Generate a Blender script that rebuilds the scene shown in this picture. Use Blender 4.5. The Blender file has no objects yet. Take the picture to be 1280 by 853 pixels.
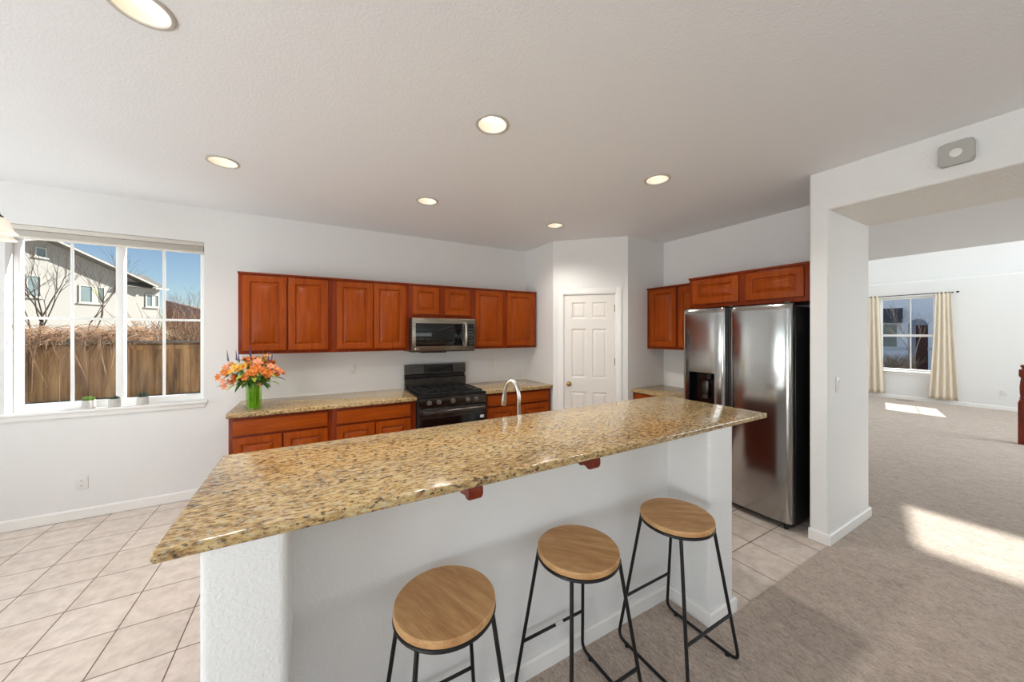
import bpy, bmesh, math, random
from mathutils import Vector, Matrix
D = bpy.data
C = bpy.context.scene
COL = C.collection
PI = math.pi

# ------------------------------------------------------------------ camera, sky, sun, added fill lamps, exposure
H = 1.55
YAW = math.atan2(247, 433.3)
cam = D.objects.new('camera', D.cameras.new('camera'))
COL.objects.link(cam)
cam.location = (0, 0, H)
cam.rotation_euler = (PI / 2, 0, -YAW)
cam.data.sensor_fit = 'HORIZONTAL'
cam.data.sensor_width = 36
cam.data.lens = 433.3 / 1280 * 36
cam.data.shift_y = -9.5 / 1280
cam.data.clip_start = 0.02
cam.data.clip_end = 400
C.camera = cam

EXPOSURE = 0.68
SKY_STRENGTH = 0.088
SUN_STRENGTH = 8.5
FILL_KITCHEN = 95.0  # from here to the clerestory value: power of added fill lamps
FILL_NOOK = 27.0
FILL_REAR = 22.0
FILL_LIVING = 165.0
FILL_LIVING_HIGH = 120.0
CAN_POWER = 25.0
SUN_DIR = Vector((-1.0, -0.262, -0.70)).normalized()

C.view_settings.view_transform = 'Standard'
C.view_settings.look = 'None'
C.view_settings.exposure = EXPOSURE
C.view_settings.gamma = 1
C.view_settings.use_curve_mapping = False
C.cycles.use_denoising = True
C.cycles.max_bounces = 12
C.cycles.diffuse_bounces = 9
C.cycles.glossy_bounces = 4
C.cycles.transparent_max_bounces = 16
C.cycles.sample_clamp_indirect = 10
C.cycles.caustics_reflective = False
C.cycles.caustics_refractive = False

w = D.worlds.new('sky')
C.world = w
w.use_nodes = True
wn = w.node_tree.nodes
wn.clear()
wo = wn.new('ShaderNodeOutputWorld')
wb = wn.new('ShaderNodeBackground')
ws = wn.new('ShaderNodeTexSky')
ws.sky_type = 'NISHITA'
ws.sun_disc = False
ws.sun_elevation = math.radians(34)
ws.sun_rotation = math.radians(75)
ws.altitude = 1300
ws.air_density = 1.0
ws.dust_density = 0.6
wb.inputs['Strength'].default_value = SKY_STRENGTH
w.node_tree.links.new(ws.outputs[0], wb.inputs[0])
w.node_tree.links.new(wb.outputs[0], wo.inputs[0])

sun = D.objects.new('sun', D.lights.new('sun', 'SUN'))
COL.objects.link(sun)
sun.data.energy = SUN_STRENGTH
sun.data.angle = math.radians(0.7)
sun.data.color = (1.0, 0.965, 0.92)
sun.rotation_euler = SUN_DIR.to_track_quat('-Z', 'Y').to_euler()
sun.location = (30, 10, 25)


def fill_lamp(name, loc, direction, sx, sy, power, color):  # added area lamp standing in for daylight at an unseen opening
    l = D.lights.new(name, 'AREA')
    l.shape = 'RECTANGLE'
    l.size, l.size_y = sx, sy
    l.energy = power
    l.color = color
    o = D.objects.new(name, l)
    COL.objects.link(o)
    o.location = loc
    o.rotation_euler = Vector(direction).to_track_quat('-Z', 'Y').to_euler()
    return o


FILLC = (0.92, 0.965, 1.0)
fill_lamp('fill_patio_door', (-3.72, -0.9, 1.1), (1, 0.15, 1.1), 2.2, 2.0, FILL_KITCHEN, FILLC)  # added lamp at the door, aimed upward to brighten the ceiling
fill_lamp('fill_nook', (-3.72, 2.75, 1.55), (1, 0.0, 0.9), 1.6, 1.3, FILL_NOOK, FILLC)  # added lamp to lift the nook ceiling and floor; its window is invented
fill_lamp('fill_rear', (0.6, -3.62, 1.55), (0, 1, 1.4), 3.4, 1.4, FILL_REAR, FILLC)  # added fill from behind the camera, no known source there
fill_lamp('fill_living', (9.4, -3.62, 2.2), (-0.5, 1, 0.45), 3.4, 3.0, FILL_LIVING, FILLC)  # added to brighten living room, hall ceiling and beam underside
fill_lamp('fill_living_high', (9.4, -3.62, 5.2), (0, 1, -0.25), 3.4, 1.4, FILL_LIVING_HIGH, FILLC)  # second added living room lamp, higher on the unseen wall


# ------------------------------------------------------------------ helpers
def lin(c):
    return tuple(((v / 255) / 12.92 if v / 255 <= 0.04045 else ((v / 255 + 0.055) / 1.055) ** 2.4) for v in c)


class MB:
    """collects shapes in one bmesh"""

    def __init__(self, M=None):
        self.bm = bmesh.new()
        self.M = M

    def box(self, x0, x1, y0, y1, z0, z1, bev=0, seg=2, mi=0):
        bm = self.bm
        r = bmesh.ops.create_cube(bm, size=1)
        vs = r['verts']
        for v in vs:
            v.co = Vector(((x0 + x1) / 2 + v.co.x * (x1 - x0), (y0 + y1) / 2 + v.co.y * (y1 - y0), (z0 + z1) / 2 + v.co.z * (z1 - z0)))
        fs = set(f for v in vs for f in v.link_faces)
        for f in fs:
            f.material_index = mi
        if bev:
            es = list(set(e for v in vs for e in v.link_edges))
            bmesh.ops.bevel(bm, geom=es, offset=bev, segments=seg, affect='EDGES', profile=0.5, material=-1)
        return self

    def tube(self, pts, r, n=10, cap=True, mi=0):
        bm = self.bm
        pts = [Vector(p) for p in pts]
        rs = r if isinstance(r, (list, tuple)) else [r] * len(pts)
        rings = []
        t0 = (pts[1] - pts[0]).normalized()
        up = Vector((0, 0, 1)) if abs(t0.z) < 0.9 else Vector((1, 0, 0))
        a = t0.cross(up).normalized()
        for i, p in enumerate(pts):
            if i == 0:
                t = pts[1] - pts[0]
            elif i == len(pts) - 1:
                t = pts[-1] - pts[-2]
            else:
                t = (pts[i + 1] - pts[i]).normalized() + (pts[i] - pts[i - 1]).normalized()
            if t.length < 1e-9:
                t = t0
            t.normalize()
            a = a - t * a.dot(t)
            if a.length < 1e-6:
                a = t.orthogonal()
            a.normalize()
            b = t.cross(a)
            rings.append([bm.verts.new(p + (a * math.cos(2 * PI * k / n) + b * math.sin(2 * PI * k / n)) * rs[i]) for k in range(n)])
        for i in range(len(rings) - 1):
            for k in range(n):
                f = bm.faces.new((rings[i][k], rings[i][(k + 1) % n], rings[i + 1][(k + 1) % n], rings[i + 1][k]))
                f.material_index = mi
        if cap and n > 2:
            bm.faces.new(rings[0][::-1]).material_index = mi
            bm.faces.new(rings[-1]).material_index = mi
        return self

    def lathe(self, prof, c=(0, 0, 0), axis=(0, 0, 1), n=32, close=False, mi=0):
        """prof: list of (radius, height) along axis"""
        bm = self.bm
        ax = Vector(axis).normalized()
        q = Vector((0, 0, 1)).rotation_difference(ax)
        c = Vector(c)
        rings = []
        for r, h in prof:
            if r < 1e-6:
                rings.append([bm.verts.new(c + q @ Vector((0, 0, h)))])
            else:
                rings.append([bm.verts.new(c + q @ Vector((r * math.cos(2 * PI * k / n), r * math.sin(2 * PI * k / n), h))) for k in range(n)])
        seq = list(zip(rings[:-1], rings[1:]))
        if close:
            seq.append((rings[-1], rings[0]))
        for A, B in seq:
            for k in range(n):
                k2 = (k + 1) % n
                if len(A) == 1 and len(B) == 1:
                    continue
                if len(A) == 1:
                    f = bm.faces.new((A[0], B[k2], B[k]))
                elif len(B) == 1:
                    f = bm.faces.new((A[k], A[k2], B[0]))
                else:
                    f = bm.faces.new((A[k], A[k2], B[k2], B[k]))
                f.material_index = mi
        return self

    def prism(self, pts, z0, z1, fn=None, mi=0):
        """polygon pts (a,b) extruded z0..z1; fn(a,b,z)->xyz"""
        bm = self.bm
        fn = fn or (lambda a, b, z: (a, b, z))
        A = [bm.verts.new(fn(a, b, z0)) for a, b in pts]
        B = [bm.verts.new(fn(a, b, z1)) for a, b in pts]
        n = len(pts)
        fs = [bm.faces.new(A[::-1]), bm.faces.new(B)]
        for k in range(n):
            fs.append(bm.faces.new((A[k], A[(k + 1) % n], B[(k + 1) % n], B[k])))
        for f in fs:
            f.material_index = mi
        return self

    def face(self, pts, mi=0):
        f = self.bm.faces.new([self.bm.verts.new(p) for p in pts])
        f.material_index = mi
        return self

    def rings(self, loops, cap0=False, cap1=True, mi=0):
        bm = self.bm
        L = [[bm.verts.new(p) for p in lp] for lp in loops]
        n = len(L[0])
        for A, B in zip(L[:-1], L[1:]):
            for k in range(n):
                bm.faces.new((A[k], A[(k + 1) % n], B[(k + 1) % n], B[k])).material_index = mi
        if cap0:
            bm.faces.new(L[0][::-1]).material_index = mi
        if cap1:
            bm.faces.new(L[-1]).material_index = mi
        return self

    def build(self, name, mats, parent=None, smooth=True, ang=0.6):
        bm = self.bm
        if self.M is not None:
            bm.transform(self.M)
        if parent is not None:
            bm.transform(Matrix.Translation(-wloc(parent)))
        bmesh.ops.recalc_face_normals(bm, faces=bm.faces)
        if smooth:
            for f in bm.faces:
                f.smooth = True
            for e in bm.edges:
                if len(e.link_faces) == 2 and e.calc_face_angle(0) > ang:
                    e.smooth = False
        me = D.meshes.new(name)
        bm.to_mesh(me)
        bm.free()
        for m in (mats if isinstance(mats, (list, tuple)) else [mats]):
            me.materials.append(m)
        o = D.objects.new(name, me)
        COL.objects.link(o)
        if parent is not None:
            o.parent = parent
        return o


def wloc(o):
    v = Vector(o.location)
    while o.parent:
        o = o.parent
        v += Vector(o.location)
    return v


def tag(o, label, cat, group=None, kind=None):
    o['label'] = label
    o['category'] = cat
    if group:
        o['group'] = group
    if kind:
        o['kind'] = kind
    return o


def thing(name, loc, label, cat, group=None):
    o = D.objects.new(name, None)
    o.empty_display_size = 0.05
    COL.objects.link(o)
    o.location = loc
    return tag(o, label, cat, group)


def struct(o):
    o['kind'] = 'structure'
    return o


def copy_tree(o, parent=None):
    c = o.copy()
    COL.objects.link(c)
    c.parent = parent
    for ch in list(o.children):
        if ch.name in COL.objects:
            copy_tree(ch, c)
    return c


def facing_y(y):      # local (x, d, z): d = distance out of the face towards -y
    return Matrix(((1, 0, 0, 0), (0, -1, 0, y), (0, 0, 1, 0), (0, 0, 0, 1)))


def facing_x(x):      # local (l, d, z): face looks towards -x, l = -y
    return Matrix(((0, -1, 0, x), (-1, 0, 0, 0), (0, 0, 1, 0), (0, 0, 0, 1)))


def facing_py(y):     # face looks towards +y
    return Matrix(((-1, 0, 0, 0), (0, 1, 0, y), (0, 0, 1, 0), (0, 0, 0, 1)))


def rounded(pts, rad, n=5):
    """round polygon corners"""
    out = []
    m = len(pts)
    for i in range(m):
        r = rad[i] if isinstance(rad, (list, tuple)) else rad
        p = Vector(pts[i])
        if r <= 0:
            out.append(tuple(p))
            continue
        a = (Vector(pts[i - 1]) - p).normalized()
        b = (Vector(pts[(i + 1) % m]) - p).normalized()
        s, e = p + a * r, p + b * r
        for k in range(n + 1):
            t = k / n
            out.append(tuple((s * (1 - t) ** 2 + p * 2 * t * (1 - t) + e * t * t)))
    return out


# ------------------------------------------------------------------ materials
def new_mat(name):
    m = D.materials.new(name)
    m.use_nodes = True
    nt = m.node_tree
    return m, nt, nt.nodes['Principled BSDF']


def N(nt, typ, **kw):
    n = nt.nodes.new(typ)
    for k, v in kw.items():
        if k in n.inputs.keys():
            n.inputs[k].default_value = v
        else:
            setattr(n, k, v)
    return n


def ramp(nt, stops, interp='LINEAR'):
    n = nt.nodes.new('ShaderNodeValToRGB')
    cr = n.color_ramp
    cr.interpolation = interp
    while len(cr.elements) < len(stops):
        cr.elements.new(0.5)
    for e, (p, c) in zip(cr.elements, stops):
        e.position = p
        e.color = (*c, 1)
    return n


def coords(nt, scale=(1, 1, 1), rot=(0, 0, 0), loc=(0, 0, 0), kind='Object'):
    tc = nt.nodes.new('ShaderNodeTexCoord')
    mp = nt.nodes.new('ShaderNodeMapping')
    mp.inputs['Scale'].default_value = scale
    mp.inputs['Rotation'].default_value = rot
    mp.inputs['Location'].default_value = loc
    nt.links.new(tc.outputs[kind], mp.inputs[0])
    return mp.outputs[0]


def bump(nt, b, height, strength, dist=0.01):
    n = nt.nodes.new('ShaderNodeBump')
    n.inputs['Strength'].default_value = strength
    n.inputs['Distance'].default_value = dist
    nt.links.new(height, n.inputs['Height'])
    nt.links.new(n.outputs[0], b.inputs['Normal'])


def plain(name, c, rough=0.5, metal=0.0, coat=0.0, noise=0.0, nscale=30, bmp=0.0, bscale=200, bdist=0.004, spec=0.5):
    m, nt, b = new_mat(name)
    col = lin(c)
    b.inputs['Base Color'].default_value = (*col, 1)
    b.inputs['Roughness'].default_value = rough
    b.inputs['Metallic'].default_value = metal
    b.inputs['Coat Weight'].default_value = coat
    b.inputs['Specular IOR Level'].default_value = spec
    if noise:
        v = coords(nt)
        t = N(nt, 'ShaderNodeTexNoise', Scale=nscale, Detail=4.0)
        nt.links.new(v, t.inputs['Vector'])
        r = ramp(nt, [(0.3, tuple(x * (1 - noise) for x in col)), (0.7, tuple(min(1, x * (1 + noise)) for x in col))])
        nt.links.new(t.outputs[0], r.inputs[0])
        nt.links.new(r.outputs[0], b.inputs['Base Color'])
    if bmp:
        v = coords(nt)
        t = N(nt, 'ShaderNodeTexNoise', Scale=bscale, Detail=3.0)
        nt.links.new(v, t.inputs['Vector'])
        bump(nt, b, t.outputs[0], bmp, bdist)
    return m


def wood(name, c0, c1, c2, rough=0.35, coat=0.25, scale=(14, 14, 1.2), rot=(0, 0, 0), dist=1.0, seed=0.0, spec=0.14):
    m, nt, b = new_mat(name)
    v = coords(nt, scale, rot, (seed, seed, seed))
    t = N(nt, 'ShaderNodeTexNoise', Scale=1.6, Detail=5.0, Roughness=0.6, Distortion=dist)
    nt.links.new(v, t.inputs['Vector'])
    v2 = coords(nt, tuple(s * 5 for s in scale), rot)
    t2 = N(nt, 'ShaderNodeTexNoise', Scale=2.5, Detail=3.0)
    nt.links.new(v2, t2.inputs['Vector'])
    mx = N(nt, 'ShaderNodeMix', data_type='FLOAT')
    mx.inputs[0].default_value = 0.28
    nt.links.new(t.outputs[0], mx.inputs[2])
    nt.links.new(t2.outputs[0], mx.inputs[3])
    r = ramp(nt, [(0.3, lin(c0)), (0.5, lin(c1)), (0.72, lin(c2))])
    nt.links.new(mx.outputs[0], r.inputs[0])
    nt.links.new(r.outputs[0], b.inputs['Base Color'])
    b.inputs['Roughness'].default_value = rough
    b.inputs['Coat Weight'].default_value = coat
    b.inputs['Coat Roughness'].default_value = 0.2
    b.inputs['Specular IOR Level'].default_value = spec
    return m


def granite_mat():
    m, nt, b = new_mat('granite')
    v = coords(nt)
    vs = coords(nt, (0.38, 1.0, 1.0), (0, 0, math.radians(12)))
    big = N(nt, 'ShaderNodeTexNoise', Scale=3.0, Detail=3.0, Distortion=0.6)
    nt.links.new(vs, big.inputs['Vector'])
    mid = N(nt, 'ShaderNodeTexNoise', Scale=95.0, Detail=6.0, Roughness=0.7)
    nt.links.new(vs, mid.inputs['Vector'])
    base = ramp(nt, [(0.30, lin((70, 52, 36))), (0.42, lin((132, 102, 64))), (0.515, lin((182, 151, 100))), (0.62, lin((204, 184, 140))), (0.75, lin((166, 158, 142)))])
    add = N(nt, 'ShaderNodeMix', data_type='FLOAT')
    add.inputs[0].default_value = 0.24
    nt.links.new(mid.outputs[0], add.inputs[2])
    nt.links.new(big.outputs[0], add.inputs[3])
    nt.links.new(add.outputs[0], base.inputs[0])
    sp = N(nt, 'ShaderNodeTexNoise', Scale=88.0, Detail=3.5, Roughness=0.6)
    nt.links.new(coords(nt, (0.55, 1, 1), (0.1, 0.1, 0.2), (3, 1, 2)), sp.inputs['Vector'])
    r1 = ramp(nt, [(0.37, (0, 0, 0)), (0.45, (1, 1, 1))])
    nt.links.new(sp.outputs[0], r1.inputs[0])
    mx = N(nt, 'ShaderNodeMix', data_type='RGBA')
    mx.inputs[6].default_value = (*lin((78, 60, 44)), 1)
    nt.links.new(r1.outputs[0], mx.inputs[0])
    nt.links.new(base.outputs[0], mx.inputs[7])
    # pale quartz flecks
    qz = N(nt, 'ShaderNodeTexNoise', Scale=84.0, Detail=2.5)
    nt.links.new(coords(nt, (0.8, 1, 1), (0, 0, 0), (7, 3, 5)), qz.inputs['Vector'])
    r2 = ramp(nt, [(0.56, (0, 0, 0)), (0.66, (0.7, 0.7, 0.7))])
    nt.links.new(qz.outputs[0], r2.inputs[0])
    mx2 = N(nt, 'ShaderNodeMix', data_type='RGBA')
    nt.links.new(r2.outputs[0], mx2.inputs[0])
    nt.links.new(mx.outputs[2], mx2.inputs[6])
    mx2.inputs[7].default_value = (*lin((176, 168, 148)), 1)
    nt.links.new(mx2.outputs[2], b.inputs['Base Color'])
    b.inputs['Roughness'].default_value = 0.13
    return m


def tile_mat():
    m, nt, b = new_mat('floor_tile')
    P = 0.309
    v = coords(nt, (1, 1, 1), (0, 0, 0), (0.588 + 8 * P, -2.596 + 40 * P, 0))
    br = nt.nodes.new('ShaderNodeTexBrick')
    br.offset = 0
    br.squash = 1
    for k, val in (('Scale', 1.0), ('Mortar Size', 0.0032), ('Mortar Smooth', 0.15), ('Bias', 0.0), ('Brick Width', P), ('Row Height', P)):
        br.inputs[k].default_value = val
    br.inputs['Color1'].default_value = (*lin((223, 212, 202)), 1)
    br.inputs['Color2'].default_value = (*lin((215, 203, 192)), 1)
    br.inputs['Mortar'].default_value = (*lin((112, 88, 72)), 1)
    nt.links.new(v, br.inputs['Vector'])
    no = N(nt, 'ShaderNodeTexNoise', Scale=14.0, Detail=6.0, Roughness=0.65)
    nt.links.new(coords(nt), no.inputs['Vector'])
    r = ramp(nt, [(0.35, (0.84, 0.82, 0.80)), (0.62, (1.05, 1.05, 1.05))])
    nt.links.new(no.outputs[0], r.inputs[0])
    mu = N(nt, 'ShaderNodeMix', data_type='RGBA', blend_type='MULTIPLY')
    mu.inputs[0].default_value = 1
    nt.links.new(br.outputs[0], mu.inputs[6])
    nt.links.new(r.outputs[0], mu.inputs[7])
    nt.links.new(mu.outputs[2], b.inputs['Base Color'])
    b.inputs['Roughness'].default_value = 0.42
    inv = N(nt, 'ShaderNodeMath', operation='SUBTRACT')
    inv.inputs[0].default_value = 1
    nt.links.new(br.outputs['Fac'], inv.inputs[1])
    bump(nt, b, inv.outputs[0], 0.5, 0.002)
    return m


def carpet_mat():
    m, nt, b = new_mat('carpet')
    v = coords(nt)
    n1 = N(nt, 'ShaderNodeTexNoise', Scale=260.0, Detail=3.0, Roughness=0.8)
    nt.links.new(coords(nt, (1, .45, 1)), n1.inputs['Vector'])
    n2 = N(nt, 'ShaderNodeTexNoise', Scale=16.0, Detail=6.0, Roughness=0.75, Distortion=0.6)
    nt.links.new(coords(nt, (1, .5, 1), (0, 0, 0.1)), n2.inputs['Vector'])
    n3 = N(nt, 'ShaderNodeTexNoise', Scale=120.0, Detail=4.0, Roughness=0.75)
    nt.links.new(coords(nt, (1, .3, 1), (0, 0, 0.12)), n3.inputs['Vector'])
    mx = N(nt, 'ShaderNodeMix', data_type='FLOAT')
    mx.inputs[0].default_value = 0.4
    nt.links.new(n1.outputs[0], mx.inputs[2])
    nt.links.new(n2.outputs[0], mx.inputs[3])
    mx3 = N(nt, 'ShaderNodeMix', data_type='FLOAT')
    mx3.inputs[0].default_value = 0.4
    nt.links.new(mx.outputs[0], mx3.inputs[2])
    nt.links.new(n3.outputs[0], mx3.inputs[3])
    r = ramp(nt, [(0.36, lin((126, 110, 98))), (0.5, lin((180, 164, 150))), (0.64, lin((216, 202, 188)))])
    nt.links.new(mx3.outputs[0], r.inputs[0])
    nt.links.new(r.outputs[0], b.inputs['Base Color'])
    b.inputs['Roughness'].default_value = 0.95
    b.inputs['Specular IOR Level'].default_value = 0.1
    b.inputs['Sheen Weight'].default_value = 0.2
    bump(nt, b, mx3.outputs[0], 0.7, 0.012)
    return m


def paint(name, c, scale=110, strength=0.25, dist=0.004):
    m, nt, b = new_mat(name)
    b.inputs['Base Color'].default_value = (*lin(c), 1)
    b.inputs['Roughness'].default_value = 0.62
    b.inputs['Specular IOR Level'].default_value = 0.3
    t = N(nt, 'ShaderNodeTexNoise', Scale=scale, Detail=2.0, Roughness=0.5)
    nt.links.new(coords(nt), t.inputs['Vector'])
    r = ramp(nt, [(0.42, (0, 0, 0)), (0.62, (1, 1, 1))])
    nt.links.new(t.outputs[0], r.inputs[0])
    bump(nt, b, r.outputs[0], strength, dist)
    return m


def steel(name, c, rough=0.25, streak=(1, 1, 60), metal=1.0):
    m, nt, b = new_mat(name)
    b.inputs['Base Color'].default_value = (*lin(c), 1)
    b.inputs['Metallic'].default_value = metal
    t = N(nt, 'ShaderNodeTexNoise', Scale=6.0, Detail=4.0)
    nt.links.new(coords(nt, streak), t.inputs['Vector'])
    r = ramp(nt, [(0.3, (rough * 0.92,) * 3), (0.7, (rough * 1.08,) * 3)])
    nt.links.new(t.outputs[0], r.inputs[0])
    nt.links.new(r.outputs[0], b.inputs['Roughness'])
    return m


def pane_mat(name, tint=(1, 1, 1), refl=1.0, rough=0.0):
    m = D.materials.new(name)
    m.use_nodes = True
    nt = m.node_tree
    nt.nodes.clear()
    o = nt.nodes.new('ShaderNodeOutputMaterial')
    tr = nt.nodes.new('ShaderNodeBsdfTransparent')
    tr.inputs[0].default_value = (*tint, 1)
    gl = nt.nodes.new('ShaderNodeBsdfGlossy')
    gl.inputs['Roughness'].default_value = rough
    fr = nt.nodes.new('ShaderNodeFresnel')
    fr.inputs[0].default_value = 1.45
    mu = N(nt, 'ShaderNodeMath', operation='MULTIPLY')
    mu.inputs[1].default_value = refl
    mx = nt.nodes.new('ShaderNodeMixShader')
    nt.links.new(fr.outputs[0], mu.inputs[0])
    nt.links.new(mu.outputs[0], mx.inputs[0])
    nt.links.new(tr.outputs[0], mx.inputs[1])
    nt.links.new(gl.outputs[0], mx.inputs[2])
    nt.links.new(mx.outputs[0], o.inputs[0])
    return m


def emit(name, c, s):
    m, nt, b = new_mat(name)
    b.inputs['Base Color'].default_value = (*c, 1)
    b.inputs['Emission Color'].default_value = (*c, 1)
    b.inputs['Emission Strength'].default_value = s
    return m


WALL = paint('wall_paint', (225, 224, 222))
CEIL = paint('ceiling_paint', (230, 232, 234), 95, 0.16, 0.003)
LINTEL = paint('textured_plaster', (226, 223, 217), 75, 0.6, 0.006)
TRIMW = plain('white_trim', (232, 230, 226), 0.4)
DOORW = plain('door_paint', (226, 221, 214), 0.38)
VINYL = plain('window_vinyl', (236, 236, 234), 0.35)
CHERRY = wood('cherry_wood', (120, 48, 10), (140, 61, 13), (158, 74, 18), rough=0.3, coat=0.0)
CHERRYH = wood('cherry_wood_level', (120, 48, 10), (140, 61, 13), (158, 74, 18), rough=0.3, coat=0.0, scale=(1.2, 14, 14))
CHERRYD = wood('cherry_frame_wood', (96, 32, 10), (118, 44, 14), (136, 56, 18), rough=0.32, coat=0.0)
MAHOG = wood('mahogany', (84, 28, 16), (116, 42, 24), (140, 58, 34), rough=0.35, coat=0.3)
OAK = wood('seat_oak', (160, 116, 74), (194, 149, 102), (216, 178, 130), rough=0.55, coat=0.05, scale=(16, 1.6, 16), dist=0.5)
GRANITE = granite_mat()
TILE = tile_mat()
CARPET = carpet_mat()
STEEL = steel('stainless_steel', (166, 164, 162), 0.15, (1, 1, 14))
STEELD = steel('steel_edge', (150, 148, 146), 0.3)
BLKSTEEL = steel('black_stainless', (84, 80, 76), 0.28)
MWSTEEL = steel('bronze_stainless', (146, 138, 126), 0.28)
BLACK = plain('black_plastic', (14, 14, 15), 0.35)
BLACKM = plain('black_enamel', (10, 10, 11), 0.3)
IRON = plain('cast_iron', (22, 21, 21), 0.6)
GLOSSB = plain('black_glass', (8, 9, 10), 0.06)
OVENGL = plain('oven_glass', (8, 9, 10), 0.12)
CHROME = steel('brushed_nickel', (200, 196, 190), 0.2)
SATIN = steel('satin_handle', (205, 200, 192), 0.3)
BRASS = plain('brass', (170, 130, 70), 0.22, 1.0)
STOOLM = plain('black_metal_frame', (16, 16, 17), 0.42, 0.2)
WHITEP = plain('white_plastic', (222, 220, 215), 0.4)
RINGM = plain('light_trim_ring', (188, 183, 174), 0.5)
KNOBM = steel('knob_metal', (150, 146, 140), 0.35)
GREYP = plain('grey_plastic', (172, 170, 164), 0.5)
SLOT = plain('dark_slot', (70, 66, 62), 0.6)
GLASS = pane_mat('window_glass', (0.94, 0.96, 0.96), 0.04)
VASEG = pane_mat('green_vase_glass', (0.90, 0.97, 0.76), 0.3)
WATER = pane_mat('vase_water', (0.90, 0.97, 0.72), 0.1)
LENS = emit('lamp_lens', (1.0, 0.97, 0.92), 3.0)
SHADE = emit('frosted_shade', (0.96, 0.88, 0.77), 0.12)
BRONZE = plain('dark_bronze', (58, 44, 34), 0.4, 0.8)
CURT = plain('cream_linen', (216, 204, 184), 0.85, noise=0.05, nscale=60)
RODM = plain('rod_metal', (40, 32, 28), 0.4, 0.7)
BLIND = plain('blind_vinyl', (206, 200, 190), 0.5)
POTW = plain('pot_ceramic', (200, 198, 195), 0.5)
SOIL = plain('potting_soil', (64, 50, 40), 0.9, noise=0.3, nscale=80)
SUCC = plain('succulent_green', (104, 136, 60), 0.5, noise=0.25, nscale=90)
ALOE = plain('dark_aloe', (66, 84, 62), 0.5, noise=0.2, nscale=90)

# ------------------------------------------------------------------ room shell
ZC = 2.74
YB = 4.30          # back wall
XF = 4.00          # fridge wall
XL, XR, YN = -3.6, 12.0, -3.5

# floors
m = MB()
m.box(XL, 4.0, -3.5, YB, -0.1, 0.0)
struct(m.build('floor_tile', TILE, smooth=False))
m = MB()
m.box(-0.2, 4.0, YN, 1.05, 0.0005, 0.010)
m.box(-0.06, 1.80, 1.0505, 1.315, 0.0005, 0.010)
m.box(4.0, 12.3, YN, YB, -0.1, 0.010)
struct(m.build('floor_carpet', CARPET, smooth=False))

# kitchen ceiling with round openings for the recessed lights
LX, LY = (-0.551, 0.880, 2.300), (1.770, 3.080)
CAN_R = 0.080


def ceiling_mesh():
    bm = bmesh.new()
    s = 0.12
    xs = [XL] + [q for x in LX for q in (x - s, x + s)] + [4.07]
    ys = [YN] + [q for y in LY for q in (y - s, y + s)] + [YB]
    n = 32
    for i in range(len(xs) - 1):
        for j in range(len(ys) - 1):
            x0, x1, y0, y1 = xs[i], xs[i + 1], ys[j], ys[j + 1]
            if i % 2 == 1 and j % 2 == 1:
                cx, cy = (x0 + x1) / 2, (y0 + y1) / 2
                inner, outer = [], []
                for k in range(n):
                    a = 2 * PI * k / n
                    c, sn = math.cos(a), math.sin(a)
                    f = s / max(abs(c), abs(sn))
                    inner.append(bm.verts.new((cx + c * CAN_R, cy + sn * CAN_R, ZC)))
                    outer.append(bm.verts.new((cx + c * f, cy + sn * f, ZC)))
                for k in range(n):
                    bm.faces.new((inner[k], inner[(k + 1) % n], outer[(k + 1) % n], outer[k]))
            else:
                bm.faces.new([bm.verts.new(p) for p in ((x0, y0, ZC), (x1, y0, ZC), (x1, y1, ZC), (x0, y1, ZC))])
    # upper skin keeps the sun out
    z = ZC + 0.3
    bm.faces.new([bm.verts.new(p) for p in ((XL - .2, YN - .2, z), (4.1, YN - .2, z), (4.1, YB + .2, z), (XL - .2, YB + .2, z))])
    return bm


m = MB()
m.bm.free()
m.bm = ceiling_mesh()
struct(m.build('ceiling', CEIL, smooth=False))

# window wall / cabinet wall
WX0, WX1, WZ0, WZ1 = -2.094, -0.909, 0.915, 2.414
T = 0.16
m = MB()
m.box(XL - 0.1, WX0, YB, YB + T, 0, ZC + 0.3)
m.box(WX1, 12.3, YB, YB + T, 0, ZC + 0.3)
m.box(WX0, WX1, YB, YB + T, 0, WZ0)
m.box(WX0, WX1, YB, YB + T, WZ1, ZC + 0.3)
struct(m.build('wall_back', WALL, smooth=False))
m = MB()
m.box(6.95, 12.3, YB, YB + T, ZC + 0.3, 6.7)
struct(m.build('wall_living_north', WALL, smooth=False))

# left wall with patio door opening and the added nook window opening
m = MB()
m.box(XL - T, XL, YN, -2.05, 0, ZC + 0.3)
m.box(XL - T, XL, 0.25, 1.9, 0, ZC + 0.3)
m.box(XL - T, XL, 3.6, YB + T, 0, ZC + 0.3)
m.box(XL - T, XL, 1.9, 3.6, 0, 0.9)
m.box(XL - T, XL, 1.9, 3.6, 2.25, ZC + 0.3)
m.box(XL - T, XL, -2.05, 0.25, 2.1, ZC + 0.3)
struct(m.build('wall_left', WALL, smooth=False))
# rear wall with added window openings
m = MB()
m.box(XL - T, -1.15, YN - T, YN, 0, ZC + 0.3)
m.box(2.35, 7.6, YN - T, YN, 0, ZC + 0.3)
m.box(-1.15, 2.35, YN - T, YN, 0, 0.8)
m.box(-1.15, 2.35, YN - T, YN, 2.3, ZC + 0.3)
m.box(7.6, 11.2, YN - T, YN, 0, 0.6)
m.box(7.6, 11.2, YN - T, YN, 3.8, 4.4)
m.box(7.6, 11.2, YN - T, YN, 6.0, 6.7)
m.box(11.2, 12.4, YN - T, YN, 0, 6.7)
m.box(6.95, 7.6, YN - T, YN, ZC + 0.3, 6.7)
struct(m.build('wall_rear', WALL, smooth=False))

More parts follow.
